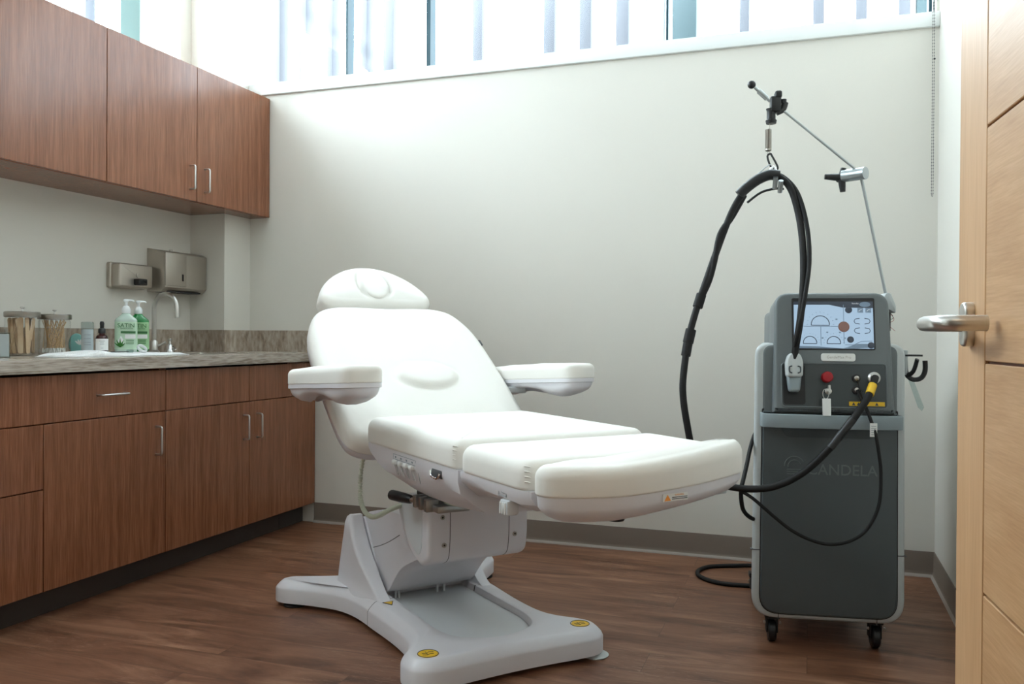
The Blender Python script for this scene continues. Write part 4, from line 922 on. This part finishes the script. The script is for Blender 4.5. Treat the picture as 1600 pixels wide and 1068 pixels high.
# --- armrests
def armrest(sg):
    y0 = sg*0.405
    x0, x1, w = (-0.205, 0.375, 0.068) if sg < 0 else (-0.345, 0.245, 0.068)
    tl = 0.030/0.52                                        # gentle rise to the front
    T = lambda v: Vector((v.x, v.y+y0, v.z+(v.x-0.05)*tl))
    o = resample(round_poly([(x0, -w), (x1, -w*0.92), (x1, w*0.92), (x0, w)], [0.045, 0.050, 0.050, 0.045], 8), 0.010)
    a = finish(plate(o, rounded_levels(0.812, 0.862, 0.004, 0.020, 6), T=T, dome=lambda x, y, s: 0.006*(1-(1-s)**2)+0.0012*smooth_noise(x*2, y*2, 5), rings=8), 'armrest_pad', VX, CH, angle=180)
    # shell: thin rim then a belly that dips at both ends
    bm = bmesh.new(); oo = inset(ccw(o), 0.003); R = []
    def belly(x):
        t = (x-x0)/(x1-x0); return 0.030*math.exp(-((t-0.80)/0.16)**2)+0.026*math.exp(-((t-0.17)/0.13)**2)
    xc_ = (x0+x1)/2
    for g, k, dz in ((0.0, 0.0, 0.0), (0.002, 0.0, -0.001), (0.002, 0.0, -0.013), (-0.004, 0.0, -0.015), (-0.004, 0.10, -0.017), (-0.004, 0.25, -0.021), (-0.004, 0.45, -0.026), (-0.004, 0.65, -0.029), (-0.004, 0.85, -0.031), (-0.004, 1.0, -0.032)):
        ring = []
        for x, y in oo:
            q = 1-math.sqrt(max(0, 1-k*k))
            sx_ = 1-0.10*q; sy_ = 1-0.75*q
            xx = xc_+(x-xc_)*(sx_+g/(x1-x0)*2); yy = y*(sy_+g/w)
            ring.append(bm.verts.new(T(Vector((xx, yy, 0.813+dz-belly(xx)*k)))))
        R.append(ring)
    ring_strip(bm, R); sh = finish(bm, 'armrest_shell', PL, CH, angle=60)
    # bracket from the side of the backrest
    b = finish(prism(round_poly([(-0.23, 0.742), (-0.12, 0.752), (-0.12, 0.776), (-0.23, 0.772)], 0.008, 3), sg*0.27 if sg > 0 else -0.40, sg*0.40 if sg > 0 else -0.27, 'xz', 0.003), 'armrest_bracket', M['chair_tray'], CH)
    finish(lathe([(0.008, 0), (0.008, 0.003), (0, 0.004)], 12, (0.02, y0-0.055*sg*0, 0.745)), 'shell_screw', M['steel'], sh) if False else None
armrest(-1); armrest(1)
# back pivot and coiled cord
finish(prism([(0.020, 0.585), (0.080, 0.600), (0.085, 0.640), (0.030, 0.660)], -0.265, 0.265, 'xz', 0.004), 'pivot_beam', M['dark'], CH)
cl = [Vector(p) for p in [(-0.015, -0.265, 0.600), (-0.040, -0.27, 0.51), (-0.040, -0.27, 0.435), (-0.005, -0.268, 0.398), (0.040, -0.260, 0.388), (0.070, -0.245, 0.398), (0.085, -0.225, 0.412), (0.080, -0.195, 0.420), (0.075, -0.17, 0.424)]]
cc_ = catmull(cl, 10); bm = bmesh.new(); add_tube(bm, cc_, 0.0048, 8)
fin_ = []; N = 900; L_ = len(cc_)-1
nrm = Vector((1, 0, 0)); helix = []
for k in range(N):
    s = k/(N-1)*L_; i = min(int(s), L_-1); p = cc_[i].lerp(cc_[i+1], s-i); d = (cc_[i+1]-cc_[i]).normalized(); nrm = (nrm-d*nrm.dot(d)).normalized(); b = d.cross(nrm); a = k*2*PI/12
    helix.append(p+nrm*math.cos(a)*0.0066+b*math.sin(a)*0.0066)
add_tube(bm, helix, 0.0019, 4); finish(bm, 'coiled_cord', M['cream_cable'], CH, angle=60)
# ================================================================ LASER MACHINE (local: x right, y away from the doorway, z up)
LM = thing('laser_machine', 'dark grey laser machine on casters with a lit touch screen and hose boom', 'laser machine', (0.05, 2.80, 0), math.radians(9.6))
XM = 0.008
def fpl(y): return lambda v: Vector((v.x, y-v.z, v.y))     # a plate facing the doorway: plate x,y -> x,z ; height towards -y
def mx(lo, hi): return (XM+lo, XM+hi)
# side shells (light grey rims) : rounded rectangles extruded in depth
def body_outline(w0, w1, z0, z1, r0, r1): return round_poly([(XM-w0, z0), (XM+w0, z0), (XM+w1, z1), (XM-w1, z1)], [r0, r0, r1, r1], 8)
finish(plate(body_outline(0.228, 0.222, 0.088, 0.945, 0.075, 0.04), rounded_levels(-0.60, 0.0, 0.02, 0.014), T=lambda v: Vector((XM+(v.x-XM)*(1-0.36*max(0, -v.z)/0.6), -v.z, v.y))), 'side_shell', M['m_light'], LM, angle=40)
finish(plate(body_outline(0.2015, 0.197, 0.106, 0.735, 0.060, 0.004), rounded_levels(-0.02, 0.010, 0.001, 0.006), T=fpl(0.0)), 'front_panel', M['m_front'], LM, angle=40)
bm = plate(body_outline(0.2045, 0.200, 0.103, 0.742, 0.062, 0.006), [(0, -0.02), (0, 0.0025)], T=fpl(0.0)); finish(bm, 'panel_gap', M['dark'], LM, smooth=False)
# seams in the rim
for sx in (-1, 1):
    finish(box((XM+sx*0.2155-0.0145, -0.0012, 0.299), (XM+sx*0.2155+0.0125, 0.02, 0.302)), 'rim_seam', M['gasket'], LM, smooth=False)
    finish(box((XM+sx*0.145-0.001, -0.0012, 0.087), (XM+sx*0.145+0.001, 0.02, 0.106)), 'rim_seam', M['gasket'], LM, smooth=False)
# shoulders and console
finish(plate(round_poly([(XM-0.200, 0.700), (XM+0.200, 0.700), (XM+0.200, 0.94), (XM-0.200, 0.94)], [0.004, 0.004, 0.03, 0.03], 8), rounded_levels(-0.50, 0.003, 0.01, 0.010), T=lambda v: Vector((XM+(v.x-XM)*(1-0.36*max(0, -v.z)/0.6), -v.z, v.y))), 'shoulder', M['m_grey'], LM, angle=40)
# rear stack seen behind the console
finish(box((XM-0.146, 0.18, 0.90), (XM+0.146, 0.42, 1.052), 0.02, 4), 'rear_cover', M['m_grey'], LM)
# console: slanting face. local frame: x across, y up the face, z out
TI = math.radians(9)
def CF(v): # console face plane: starts at z=.735 front y=-0.018, leans back
    c, s = math.cos(TI), math.sin(TI); return Vector((v.x, -0.048+v.y*s-v.z*c, 0.735+v.y*c+v.z*s))
CX = 0.013
con = round_poly([(CX-0.176, 0.0), (CX+0.176, 0.0), (CX+0.168, 0.372), (CX-0.168, 0.372)], [0.004, 0.004, 0.045, 0.045], 8)
cs = finish(plate(con, rounded_levels(-0.15, 0.0, 0.03, 0.012), T=CF), 'console', M['m_grey'], LM, angle=40)
# screen
finish(plate(crect(CX-0.118, CX+0.125, 0.193, 0.354, 0.006), [(0, -0.004), (0.0, 0.0018), (0.002, 0.0025)], T=CF), 'bezel', M['dark'], cs, smooth=False)
SCR = finish(plate(crect(CX-0.112, CX+0.120, 0.197, 0.343, 0.002), [(0, 0.0), (0, 0.0032)], T=CF), 'screen', M['screen'], LM, smooth=False)
SX, SY = CX-0.112, 0.197; SWd, SHt = 0.232, 0.146
def ui(bm, name, mat): return finish(bm, name, M[mat], SCR, smooth=False)
def P2(u, v, h=0.0040): return CF(Vector((SX+u*SWd, SY+v*SHt, h)))
def uiplate(pts, h=0.0036, th=0.0004): return plate([(SX+u*SWd, SY+v*SHt) for u, v in pts], [(0, h-th), (0, h)], T=CF)
def uiline(pts, w=0.0009): return tube([P2(u, v) for u, v in pts], w, 5)
ui(uiplate([(0.0, 0.93), (0.45, 0.93), (0.62, 0.87), (1.0, 0.86), (1.0, 1.0), (0.0, 1.0)]), 'top_banner', 'ui_dark')
ui(uiplate([(0.0, 0.0), (0.62, 0.0), (0.78, 0.10), (1, 0.10), (1, 0.03), (0.8, 0.0), (0.3, -0.0), (0.3, 0.04), (0, 0.05)]), 'bottom_banner', 'ui_blue')
ui(uiline([(0.12, 0.47), (0.60, 0.47)]), 'grid_line', 'ui_blue'); ui(uiline([(0.63, 0.93), (0.63, 0.10)]), 'grid_line', 'ui_blue'); ui(uiline([(0.34, 0.47), (0.34, 0.06)]), 'grid_line', 'ui_blue'); ui(uiline([(0.64, 0.08), (0.75, 0.08), (0.84, 0.15), (0.98, 0.16)]), 'grid_line', 'ui_blue')
def gauge(cu, cv, r):
    bm = bmesh.new(); asp = SWd/SHt
    add_tube(bm, [P2(cu-r, cv-0.02)]+[P2(cu+r*math.cos(a), cv+r*math.sin(a)*asp) for a in [PI-PI*k/18 for k in range(19)]]+[P2(cu+r, cv-0.02), P2(cu-r, cv-0.02)], 0.0013, 5)
    ui(bm, 'gauge', 'ui_dark'); bm = bmesh.new()
    for k in range(11):
        a = PI*k/10; add_tube(bm, [P2(cu+r*1.38*math.cos(a), cv+r*1.38*math.sin(a)*asp), P2(cu+r*1.50*math.cos(a), cv+r*1.50*math.sin(a)*asp)], 0.0006, 4)
    ui(bm, 'gauge_ticks', 'ui_blue')
gauge(0.335, 0.51, 0.115); gauge(0.50, 0.12, 0.085); gauge(0.20, 0.12, 0.085)
def disc(u, v, r, mat, name='button'): ui(plate([(SX+u*SWd+r*math.cos(2*PI*k/28), SY+v*SHt+r*math.sin(2*PI*k/28)) for k in range(28)], [(0, 0.003), (0, 0.0044), (r*0.3, 0.0052)], T=CF), name, mat)
disc(0.63, 0.46, 0.0165, 'ui_brown', 'round_button'); disc(0.695, 0.82, 0.0105, 'ui_dark'); disc(0.71, 0.19, 0.0100, 'ui_dark'); disc(0.965, 0.07, 0.0100, 'ui_dark')
ui(plate([(SX+0.90*SWd+0.016*math.cos(2*PI*k/28), SY+0.935*SHt+0.008*math.sin(2*PI*k/28)) for k in range(28)], [(0, 0.003), (0, 0.0044)], T=CF), 'logo_oval', 'ui_blue')
for u in (0.84, 0.94): ui(uiplate([(u-0.035, 0.76), (u+0.035, 0.76), (u+0.035, 0.86), (u-0.035, 0.86)], 0.0042), 'square_button', 'ui_blue'); ui(uiline([(u-0.02, 0.79), (u, 0.82), (u+0.02, 0.83)], 0.0008), 'button_icon', 'ui_pale')
for v in (0.58, 0.38):
    for sgn in (-1, 1):
        ui(uiline([(0.86+sgn*(0.03), v+0.06), (0.86+sgn*0.085, v+0.045), (0.86+sgn*0.10, v), (0.86+sgn*0.085, v-0.045), (0.86+sgn*0.03, v-0.06)], 0.0011), 'arc_button', 'ui_dark')
for u, v in ((0.12, 0.62), (0.54, 0.62), (0.36, 0.22), (0.64, 0.22), (0.42, 0.34), (0.58, 0.34)): ui(uiplate([(u-0.012, v-0.015), (u+0.012, v-0.015), (u+0.012, v+0.015), (u-0.012, v+0.015)]), 'tick_box', 'ui_blue')
finish(text_bm('Standby', 0.0065, lambda v: CF(Vector((SX+0.78*SWd+v.x, SY+0.955*SHt+v.y, 0.0042+v.z*0.2)))), 'status_text', M['ui_pale'], SCR, smooth=False)
# name plate
npl = finish(plate(crect(CX-0.034, CX+0.066, 0.158, 0.182, 0.008), [(0, 0), (0, 0.0022), (0.001, 0.003)], T=CF), 'name_plate', M['label_white'], LM, angle=30)
finish(text_bm('GentleMax Pro', 0.0115, lambda v: CF(Vector((CX+0.018+v.x, 0.170+v.y, 0.0032+v.z*0.3)))), 'plate_print', M['steel'], npl, smooth=False)
# control recess
finish(plate(crect(CX-0.150, CX+0.152, 0.018, 0.150, 0.012), [(0, 0.0), (0, 0.0015)], T=CF), 'control_panel', M['m_dark'], LM, smooth=False)
finish(tube([CF(Vector((x, y, 0.0016))) for x, y in crect(CX-0.151, CX+0.153, 0.017, 0.151, 0.012, 4)], 0.0022, 6, closed=True), 'panel_rim', M['m_grey'], LM)
finish(plate(crect(CX-0.146, CX-0.082, 0.024, 0.146, 0.010), [(0, 0.0), (0, 0.0022)], T=CF), 'handpiece_recess', M['black'], LM, smooth=False)
def face_lathe(prof, x, y, n=28, h=0.0):
    return xf(lathe(prof, n), Matrix.Identity(4)) if False else add_face(prof, x, y, n, h)
def add_face(prof, x, y, n, h):
    bm = lathe(prof, n)
    for v in bm.verts: v.co = CF(Vector((x+v.co.x, y+v.co.y, h+v.co.z)))
    return bm
finish(add_face([(0.0165, 0), (0.0165, 0.004), (0.014, 0.008), (0.0165, 0.014), (0.0165, 0.018), (0.014, 0.022), (0, 0.024)], -0.006, 0.108, 32, 0.001), 'emergency_button', M['red'], LM)
for y in (0.106, 0.070):
    pt = finish(add_face([(0.0125, 0), (0.0125, 0.005), (0.009, 0.006)], 0.079, y, 24, 0.001), 'port', M['black'], LM)
    finish(add_face([(0.007, 0.003), (0.007, 0.012), (0.004, 0.014), (0, 0.014)], 0.079, y, 16, 0.001), 'plug', M['steel'], pt)
pt = finish(add_face([(0.018, 0), (0.018, 0.007), (0.013, 0.012), (0.009, 0.012)], 0.130, 0.108, 28, 0.001), 'hose_port', M['nickel'], LM)
# key, ring, tag
ky = finish(add_face([(0.010, 0), (0.010, 0.004), (0.007, 0.006), (0, 0.006)], -0.002, 0.066, 20, 0.001), 'key_switch', M['nickel'], LM)
finish(plate(crect(-0.005, 0.001, 0.060, 0.083, 0.002), [(0, 0.006), (0, 0.024)], T=CF), 'key', M['nickel'], ky, smooth=False)
finish(tube([CF(Vector((-0.013+0.0085*math.cos(a), 0.056+0.015*math.sin(a), 0.020))) for a in [2*PI*k/20 for k in range(20)]], 0.0011, 6, closed=True), 'key_ring', M['nickel'], ky)
finish(plate(crect(-0.0235, 0.0005, -0.010, 0.042, 0.002), [(0, 0.020), (0, 0.0235)], T=CF), 'key_tag', M['label_white'], ky, smooth=False)
# yellow warning strip
ys = finish(plate(crect(CX+0.044, CX+0.146, 0.023, 0.036, 0.001), [(0, 0.001), (0, 0.0022)], T=CF), 'warning_strip', M['yellow'], LM, smooth=False)
for x in (CX+0.052, CX+0.066, CX+0.118): finish(plate([(x, 0.025), (x+0.010, 0.025), (x+0.005, 0.034)], [(0, 0.002), (0, 0.0026)], T=CF), 'strip_icon', M['print_dark'], ys, smooth=False)
# handpiece in its cradle
hp = finish(plate([(x-0.104, z) for x, z in round_poly([(-0.024, 0.104), (0.024, 0.104), (0.026, 0.150), (0.017, 0.178), (-0.017, 0.178), (-0.026, 0.150)], 0.012, 5)], rounded_levels(0.006, 0.040, 0.004, 0.008), T=CF), 'handpiece', M['m_light'], LM, angle=40)
finish(plate([(x-0.104, z) for x, z in round_poly([(-0.016, 0.060), (0.016, 0.060), (0.022, 0.112), (-0.022, 0.112)], 0.010, 5)], rounded_levels(0.004, 0.030, 0.004, 0.008), T=CF), 'tip', M['m_bar'], hp, angle=40)
for sgn in (-1, 1): finish(tube([CF(Vector((-0.104+sgn*0.008, 0.137, 0.0405))), CF(Vector((-0.104+sgn*0.015, 0.135, 0.0405))), CF(Vector((-0.104+sgn*0.0165, 0.127, 0.0405))), CF(Vector((-0.104+sgn*0.015, 0.119, 0.0405))), CF(Vector((-0.104+sgn*0.008, 0.116, 0.0405)))], 0.0022, 6, 5), 'trigger_mark', M['print_dark'], hp)
# handle bar across the front
bar = [(XM-0.205, 0.02), (XM-0.205, -0.035), (XM-0.190, -0.055), (XM-0.10, -0.066), (XM, -0.069), (XM+0.10, -0.066), (XM+0.190, -0.055), (XM+0.205, -0.035), (XM+0.205, 0.02)]
bp_ = [(v.x, v.y) for v in catmull([(x, y, 0) for x, y in bar], 4)]
bi = [(XM+(x-XM)*0.95, y+0.013) for x, y in bp_]
finish(prism(bp_+list(reversed(bi)), 0.688, 0.730, 'xy', 0.003), 'handle_bar', M['m_bar'], LM, angle=45)
# recess below the bar
finish(plate(round_poly([(XM-0.150, 0.695), (XM-0.130, 0.655), (XM+0.130, 0.655), (XM+0.150, 0.695)], 0.02, 5), [(0, 0.008), (0, 0.0112)], T=fpl(0.0)), 'grip_recess', M['m_dark'], LM, smooth=False)
# embossed name and mark on the front panel
def FPt(v, dx, dz): return Vector((dx+v.x, -0.0100-v.z, dz+v.y))
finish(text_bm('CANDELA', 0.047, lambda v: FPt(v, XM+0.038, 0.556), 0.0011, sx=0.96), 'raised_lettering', M['m_grey'], LM, angle=30)
bm = bmesh.new()
lx, lz = XM-0.102, 0.566
for r, a0, a1 in ((0.030, 30, 190), (0.019, 20, 200)):
    add_tube(bm, [(lx+r*math.cos(math.radians(a)), -0.0102, lz+r*math.sin(math.radians(a))) for a in range(a0, a1, 10)], 0.0014, 6)
for dz in (-0.010, -0.017, -0.024): add_tube(bm, [(lx-0.022, -0.0102, lz+dz), (lx+0.024, -0.0102, lz+dz)], 0.0012, 6)
finish(bm, 'raised_mark', M['m_grey'], LM)
# casters
for x, y in ((-0.150, 0.055), (0.160, 0.055), (-0.150, 0.52), (0.160, 0.52)):
    cst = finish(lathe([(0.030, -0.012), (0.034, -0.008), (0.034, 0.008), (0.030, 0.012)], 28, (x, y, 0.034), 'x', M4=Matrix(((0, 0, 1), (1, 0, 0), (0, 1, 0))).to_4x4()), 'caster', M['black'], LM)
    finish(box((x-0.018, y-0.016, 0.030), (x-0.013, y+0.022, 0.082), 0.002), 'fork', M['dark'], cst); finish(box((x+0.013, y-0.016, 0.030), (x+0.018, y+0.022, 0.082), 0.002), 'fork', M['dark'], cst)
    finish(box((x-0.022, y-0.018, 0.074), (x+0.022, y+0.026, 0.090), 0.002), 'mount', M['dark'], cst)
    for s in (-1, 1): finish(box((x+s*0.024-0.003, y-0.022, 0.060), (x+s*0.024+0.003, y-0.012, 0.068), 0.001), 'brake_tab', M['steel'], cst)
# side hooks and hanging strap
hx = XM+0.258
finish(box((XM+0.195, 0.143, 0.845), (hx+0.008, 0.157, 0.925), 0.002), 'hook_bracket', M['m_light'], LM)
hk = finish(box((hx, 0.14, 0.905), (hx+0.052, 0.17, 0.911), 0.001), 'shelf_hook', M['dark'], LM)
h2 = finish(tube([(hx+0.002, 0.15, 0.892), (hx+0.006, 0.15, 0.850), (hx+0.024, 0.148, 0.832), (hx+0.048, 0.146, 0.836), (hx+0.060, 0.145, 0.858), (hx+0.060, 0.145, 0.892)], 0.0048, 8, 5, flat=1.6), 'hook', M['black'], LM)
finish(tube([(hx+0.006, 0.15, 0.842), (hx+0.018, 0.12, 0.858), (hx+0.024, 0.10, 0.897)], 0.0050, 8, 4, flat=1.6), 'hook', M['black'], LM)
finish(prism([(hx+0.010, 0.842), (hx+0.026, 0.840), (hx+0.062, 0.742), (hx+0.056, 0.730), (hx+0.044, 0.742)], 0.158, 0.160, 'xz'), 'hanging_strap', M['clear_plastic'], LM, smooth=False)
# boom socket on the back right of the console
BY = 0.12
bk = finish(prism(round_poly([(0.198, 1.055), (0.222, 1.04), (0.222, 1.065), (0.206, 1.105), (0.192, 1.105), (0.186, 1.09)], 0.006, 3), BY-0.035, BY+0.03, 'xz', 0.003), 'boom_socket', M['m_light'], LM)
finish(box((0.200, BY-0.02, 0.985), (0.211, BY+0.02, 1.045), 0.002), 'connector', M['black'], LM)
finish(tube([(0.196, BY, 1.048), (0.214, BY-0.01, 1.040), (0.219, BY-0.012, 1.025), (0.205, BY-0.01, 1.022)], 0.0008, 6, 4), 'loose_wire', M['dark'], LM)
finish(tube([(0.200, BY, 1.05), (0.216, BY-0.01, 1.035), (0.222, BY-0.012, 1.020), (0.206, BY-0.012, 1.006), (0.226, BY-0.012, 0.985)], 0.0007, 6, 4), 'loose_wire', M['red'], LM)
# boom: lower rod, elbow, upper rod, clamp, spring
E0 = Vector((0.201, BY, 1.095)); E1 = Vector((0.122, BY, 1.478)); E2 = Vector((-0.136, BY, 1.712))
bo_ = finish(tube([E0, E1], 0.0048, 12), 'boom_rod', M['alu'], LM)
finish(tube([E1+Vector((-0.010, -0.018, 0.010)), E2], 0.0042, 12), 'boom_rod', M['alu'], LM)
eb = finish(tube([E1+Vector((-0.052, 0.012, 0.004)), E1+Vector((-0.020, -0.012, 0.004)), E1+Vector((0.006, -0.036, 0.004))], 0.0195, 28), 'elbow_joint', M['alu'], LM, angle=30)
bm = bmesh.new(); kc = E1+Vector((-0.056, 0.014, 0.0))
add_tube(bm, [kc+Vector((0.010, -0.006, 0)), kc+Vector((-0.012, 0.008, 0))], 0.014, 14)
for dx, dz in ((-0.052, 0.004), (0.004, -0.046), (0.006, 0.03)): add_tube(bm, [kc, kc+Vector((dx*0.6, 0, dz*0.6)), kc+Vector((dx, 0, dz))], lambda q: 0.0125-0.004*q, 10)
finish(bm, 'clamp_knob', M['black'], LM)
# head of the boom
bm = box((-0.160, BY-0.016, 1.690), (-0.126, BY+0.016, 1.742), 0.006, 3); add_box(bm, (-0.146, BY-0.020, 1.735), (-0.124, BY+0.020, 1.758), 0.006, 3)
add_lathe(bm, [(0.016, 0), (0.018, 0.01), (0.014, 0.014), (0.014, 0.040), (0.0165, 0.048)], 18, (-0.156, BY, 1.655))
add_lathe(bm, [(0.010, 0), (0.010, 0.012)], 14, (-0.118, BY, 1.720)); add_tube(bm, [(-0.140, BY, 1.690), (-0.120, BY, 1.700), (-0.112, BY, 1.722)], 0.010, 12, 4)
finish(bm, 'rod_clamp', M['black'], LM, angle=40)
ha = Vector((-0.160, BY, 1.728)); hb_ = Vector((-0.218, BY, 1.784))
finish(tube([ha, ha.lerp(hb_, 0.25)], 0.005, 10), 'balance_arm', M['alu'], LM)
finish(tube([ha.lerp(hb_, 0.15), ha.lerp(hb_, 0.62)], 0.0085, 16), 'balance_arm', M['alu'], LM)
bd = (hb_-ha).normalized(); bq = Vector((0, 0, 1)).rotation_difference(bd).to_matrix().to_4x4()
finish(tube([ha.lerp(hb_, 0.6), ha.lerp(hb_, 0.82)], 0.005, 10), 'balance_arm', M['alu'], LM)
bb_ = bmesh.new(); bmesh.ops.create_uvsphere(bb_, u_segments=24, v_segments=16, radius=0.0132, matrix=Matrix.Translation(hb_)); finish(bb_, 'ball_end', M['black'], LM, angle=180)
SPX = -0.163
bm = bmesh.new(); hel = []
for k in range(720): a = 2*PI*k/20; hel.append((SPX-0.001+0.0085*math.cos(a), BY+0.0085*math.sin(a), 1.568+0.068*k/720))
add_tube(bm, hel, 0.0017, 4); add_tube(bm, [(SPX, BY, 1.636), (SPX+0.003, BY, 1.650), (SPX+0.002, BY, 1.662)], 0.0013, 6); add_tube(bm, [(SPX, BY, 1.568), (SPX-0.005, BY, 1.560), (SPX, BY, 1.552), (SPX+0.005, BY, 1.560), (SPX, BY, 1.568)], 0.0013, 6)
finish(bm, 'spring', M['steel'], LM)
# carabiner and cable saddle
HY = 0.06
cbn = finish(tube([(SPX+0.004, BY-0.01, 1.556), (SPX-0.006, BY-0.02, 1.545), (SPX+0.004, BY-0.03, 1.510), (SPX+0.020, BY-0.035, 1.500), (SPX+0.024, BY-0.032, 1.510), (SPX+0.008, BY-0.018, 1.548)], 0.0032, 8, 5, closed=True), 'carabiner', M['dark'], LM)
sdl = finish(tube([(-0.262, HY-0.01, 1.415), (-0.240, HY-0.012, 1.436), (-0.205, HY-0.012, 1.462), (-0.170, HY-0.012, 1.476), (-0.140, HY-0.01, 1.474)], 0.022, 14, 5, flat=0.75), 'hose_saddle', M['black'], LM)
finish(tube([(-0.268, HY, 1.424), (-0.18, HY+0.01, 1.503), (-0.160, HY+0.02, 1.515)], 0.0017, 8, 3), 'saddle_wire', M['alu'], sdl)
finish(tube([(-0.235, HY, 1.392), (-0.19, HY, 1.425), (-0.135, HY, 1.436), (-0.125, HY, 1.43)], 0.0040, 8, 4), 'saddle_rod', M['black'], sdl)
for x, z in ((-0.152, 1.450), (-0.136, 1.438)): finish(lathe([(0.0075, -0.02), (0.0075, 0.02)], 16, (x, HY-0.02, z), 'y', M4=Matrix(((1, 0, 0), (0, 0.8, -0.6), (0, 0.6, 0.8))).to_4x4()), 'saddle_bolt', M['alu'], sdl)
finish(tube([(-0.165, HY+0.01, 1.478), (-0.160, HY+0.02, 1.500), (-0.150, HY+0.03, 1.508), (-0.142, HY+0.02, 1.490)], 0.0050, 8, 4), 'saddle_lug', M['chrome'], sdl)
# hoses (y just in front of the console)
hn = finish(tube([CF(Vector((-0.104, 0.160, 0.030))), (-0.100, -0.055, 0.935), (-0.090, -0.070, 1.02), (-0.080, -0.055, 1.13), (-0.077, -0.025, 1.24), (-0.084, 0.01, 1.34), (-0.104, 0.035, 1.425), (-0.135, HY, 1.470), (-0.175, HY, 1.478), (-0.215, HY, 1.455), (-0.250, HY-0.01, 1.420), (-0.282, 0.035, 1.365), (-0.312, 0.015, 1.29), (-0.342, 0.0, 1.205), (-0.368, -0.02, 1.13), (-0.395, -0.04, 1.05), (-0.418, -0.06, 0.965), (-0.430, -0.08, 0.89), (-0.437, -0.10, 0.80), (-0.424, -0.10, 0.70), (-0.400, -0.10, 0.60), (-0.350, -0.10, 0.53), (-0.277, -0.10, 0.508), (-0.20, -0.11, 0.510), (-0.147, -0.11, 0.525), (-0.10, -0.115, 0.552), (-0.056, -0.12, 0.590), (0.0, -0.13, 0.655), (0.050, -0.125, 0.722), (0.095, -0.105, 0.785), (0.120, -0.07, 0.828), CF(Vector((0.130, 0.108, 0.02)))], 0.0106, 12, 6), 'handpiece_hose', M['hose'], LM)
finish(tube([(-0.104, -0.052, 0.925), (-0.094, -0.088, 1.00), (-0.076, -0.075, 1.10), (-0.062, -0.05, 1.20), (-0.064, -0.01, 1.31), (-0.086, 0.03, 1.415), (-0.125, HY+0.01, 1.474), (-0.17, HY+0.012, 1.486)], 0.0068, 10, 6), 'cooling_hose', M['hose'], LM)
finish(tube([(-0.245, HY, 1.415), (-0.284, 0.035, 1.345), (-0.322, 0.01, 1.285), (-0.340, -0.005, 1.20), (-0.358, -0.02, 1.135), (-0.386, -0.030, 1.075)], 0.0100, 10, 6), 'cooling_hose', M['hose'], LM)
for a, b, r in (((-0.380, -0.028, 1.095), (-0.392, -0.038, 1.055), 0.0155), ((-0.412, -0.055, 0.985), (-0.421, -0.064, 0.945), 0.0165), ((-0.421, -0.064, 0.945), (-0.428, -0.074, 0.905), 0.0148)):
    finish(tube([a, b], r, 14), 'hose_sleeve', M['hose'], hn)
finish(tube([(-0.012, -0.131, 0.640), (0.052, -0.126, 0.726)], 0.0118, 14), 'hose_sleeve', M['black'], hn)
finish(tube([(0.103, -0.098, 0.797), (0.1175, -0.074, 0.823)], 0.0125, 14), 'yellow_band', M['yellow'], hn)
# thin cable from the lower port, with a white tag
tc_ = finish(tube([CF(Vector((0.079, 0.070, 0.014))), (0.088, -0.06, 0.782), (0.100, -0.075, 0.752), (0.112, -0.09, 0.712), (0.118, -0.10, 0.690), (0.128, -0.105, 0.63), (0.135, -0.105, 0.56), (0.128, -0.11, 0.47), (0.095, -0.11, 0.400), (0.050, -0.11, 0.365), (-0.005, -0.11, 0.352), (-0.06, -0.11, 0.362), (-0.115, -0.11, 0.388), (-0.17, -0.11, 0.430), (-0.23, -0.105, 0.480), (-0.277, -0.10, 0.506)], 0.0052, 10, 6), 'foot_switch_cable', M['hose'], LM)
tg = finish(box((0.104, -0.104, 0.672), (0.124, -0.101, 0.712), 0.0005), 'cable_tag', M['label_white'], tc_)
for z in (0.703, 0.697, 0.691, 0.684, 0.678): finish(box((0.107, -0.1046, z), (0.121, -0.1039, z+0.0016)), 'tag_print', M['label_grey'], tg, smooth=False)
finish(tube([CF(Vector((0.079, 0.106, 0.014))), (0.086, -0.045, 0.815), (0.094, -0.055, 0.800)], 0.0016, 6, 4), 'thin_wire', M['dark'], LM)
# cable rising behind the chair's foot, then round the machine's side
finish(tube([(-0.17, 0.10, 0.675), (-0.205, 0.04, 0.66), (-0.226, 0.0, 0.615), (-0.240, -0.04, 0.57), (-0.254, -0.08, 0.53), (-0.262, -0.095, 0.500), (-0.258, -0.085, 0.455), (-0.246, -0.05, 0.425), (-0.222, -0.01, 0.400), (-0.195, 0.04, 0.385), (-0.15, 0.10, 0.37)], 0.0065, 10, 6), 'side_cable', M['hose'], LM)
finish(tube([(0.0, 0.60, 0.10), (-0.04, 0.80, 0.02), (-0.10, 0.93, 0.0085), (-0.20, 0.915, 0.0085), (-0.29, 0.885, 0.0085), (-0.338, 0.82, 0.0085), (-0.345, 0.75, 0.0085), (-0.315, 0.685, 0.0085), (-0.25, 0.640, 0.0085), (-0.15, 0.630, 0.0085), (-0.03, 0.62, 0.0085)], 0.0085, 10, 6), 'power_cord', M['hose'], LM)
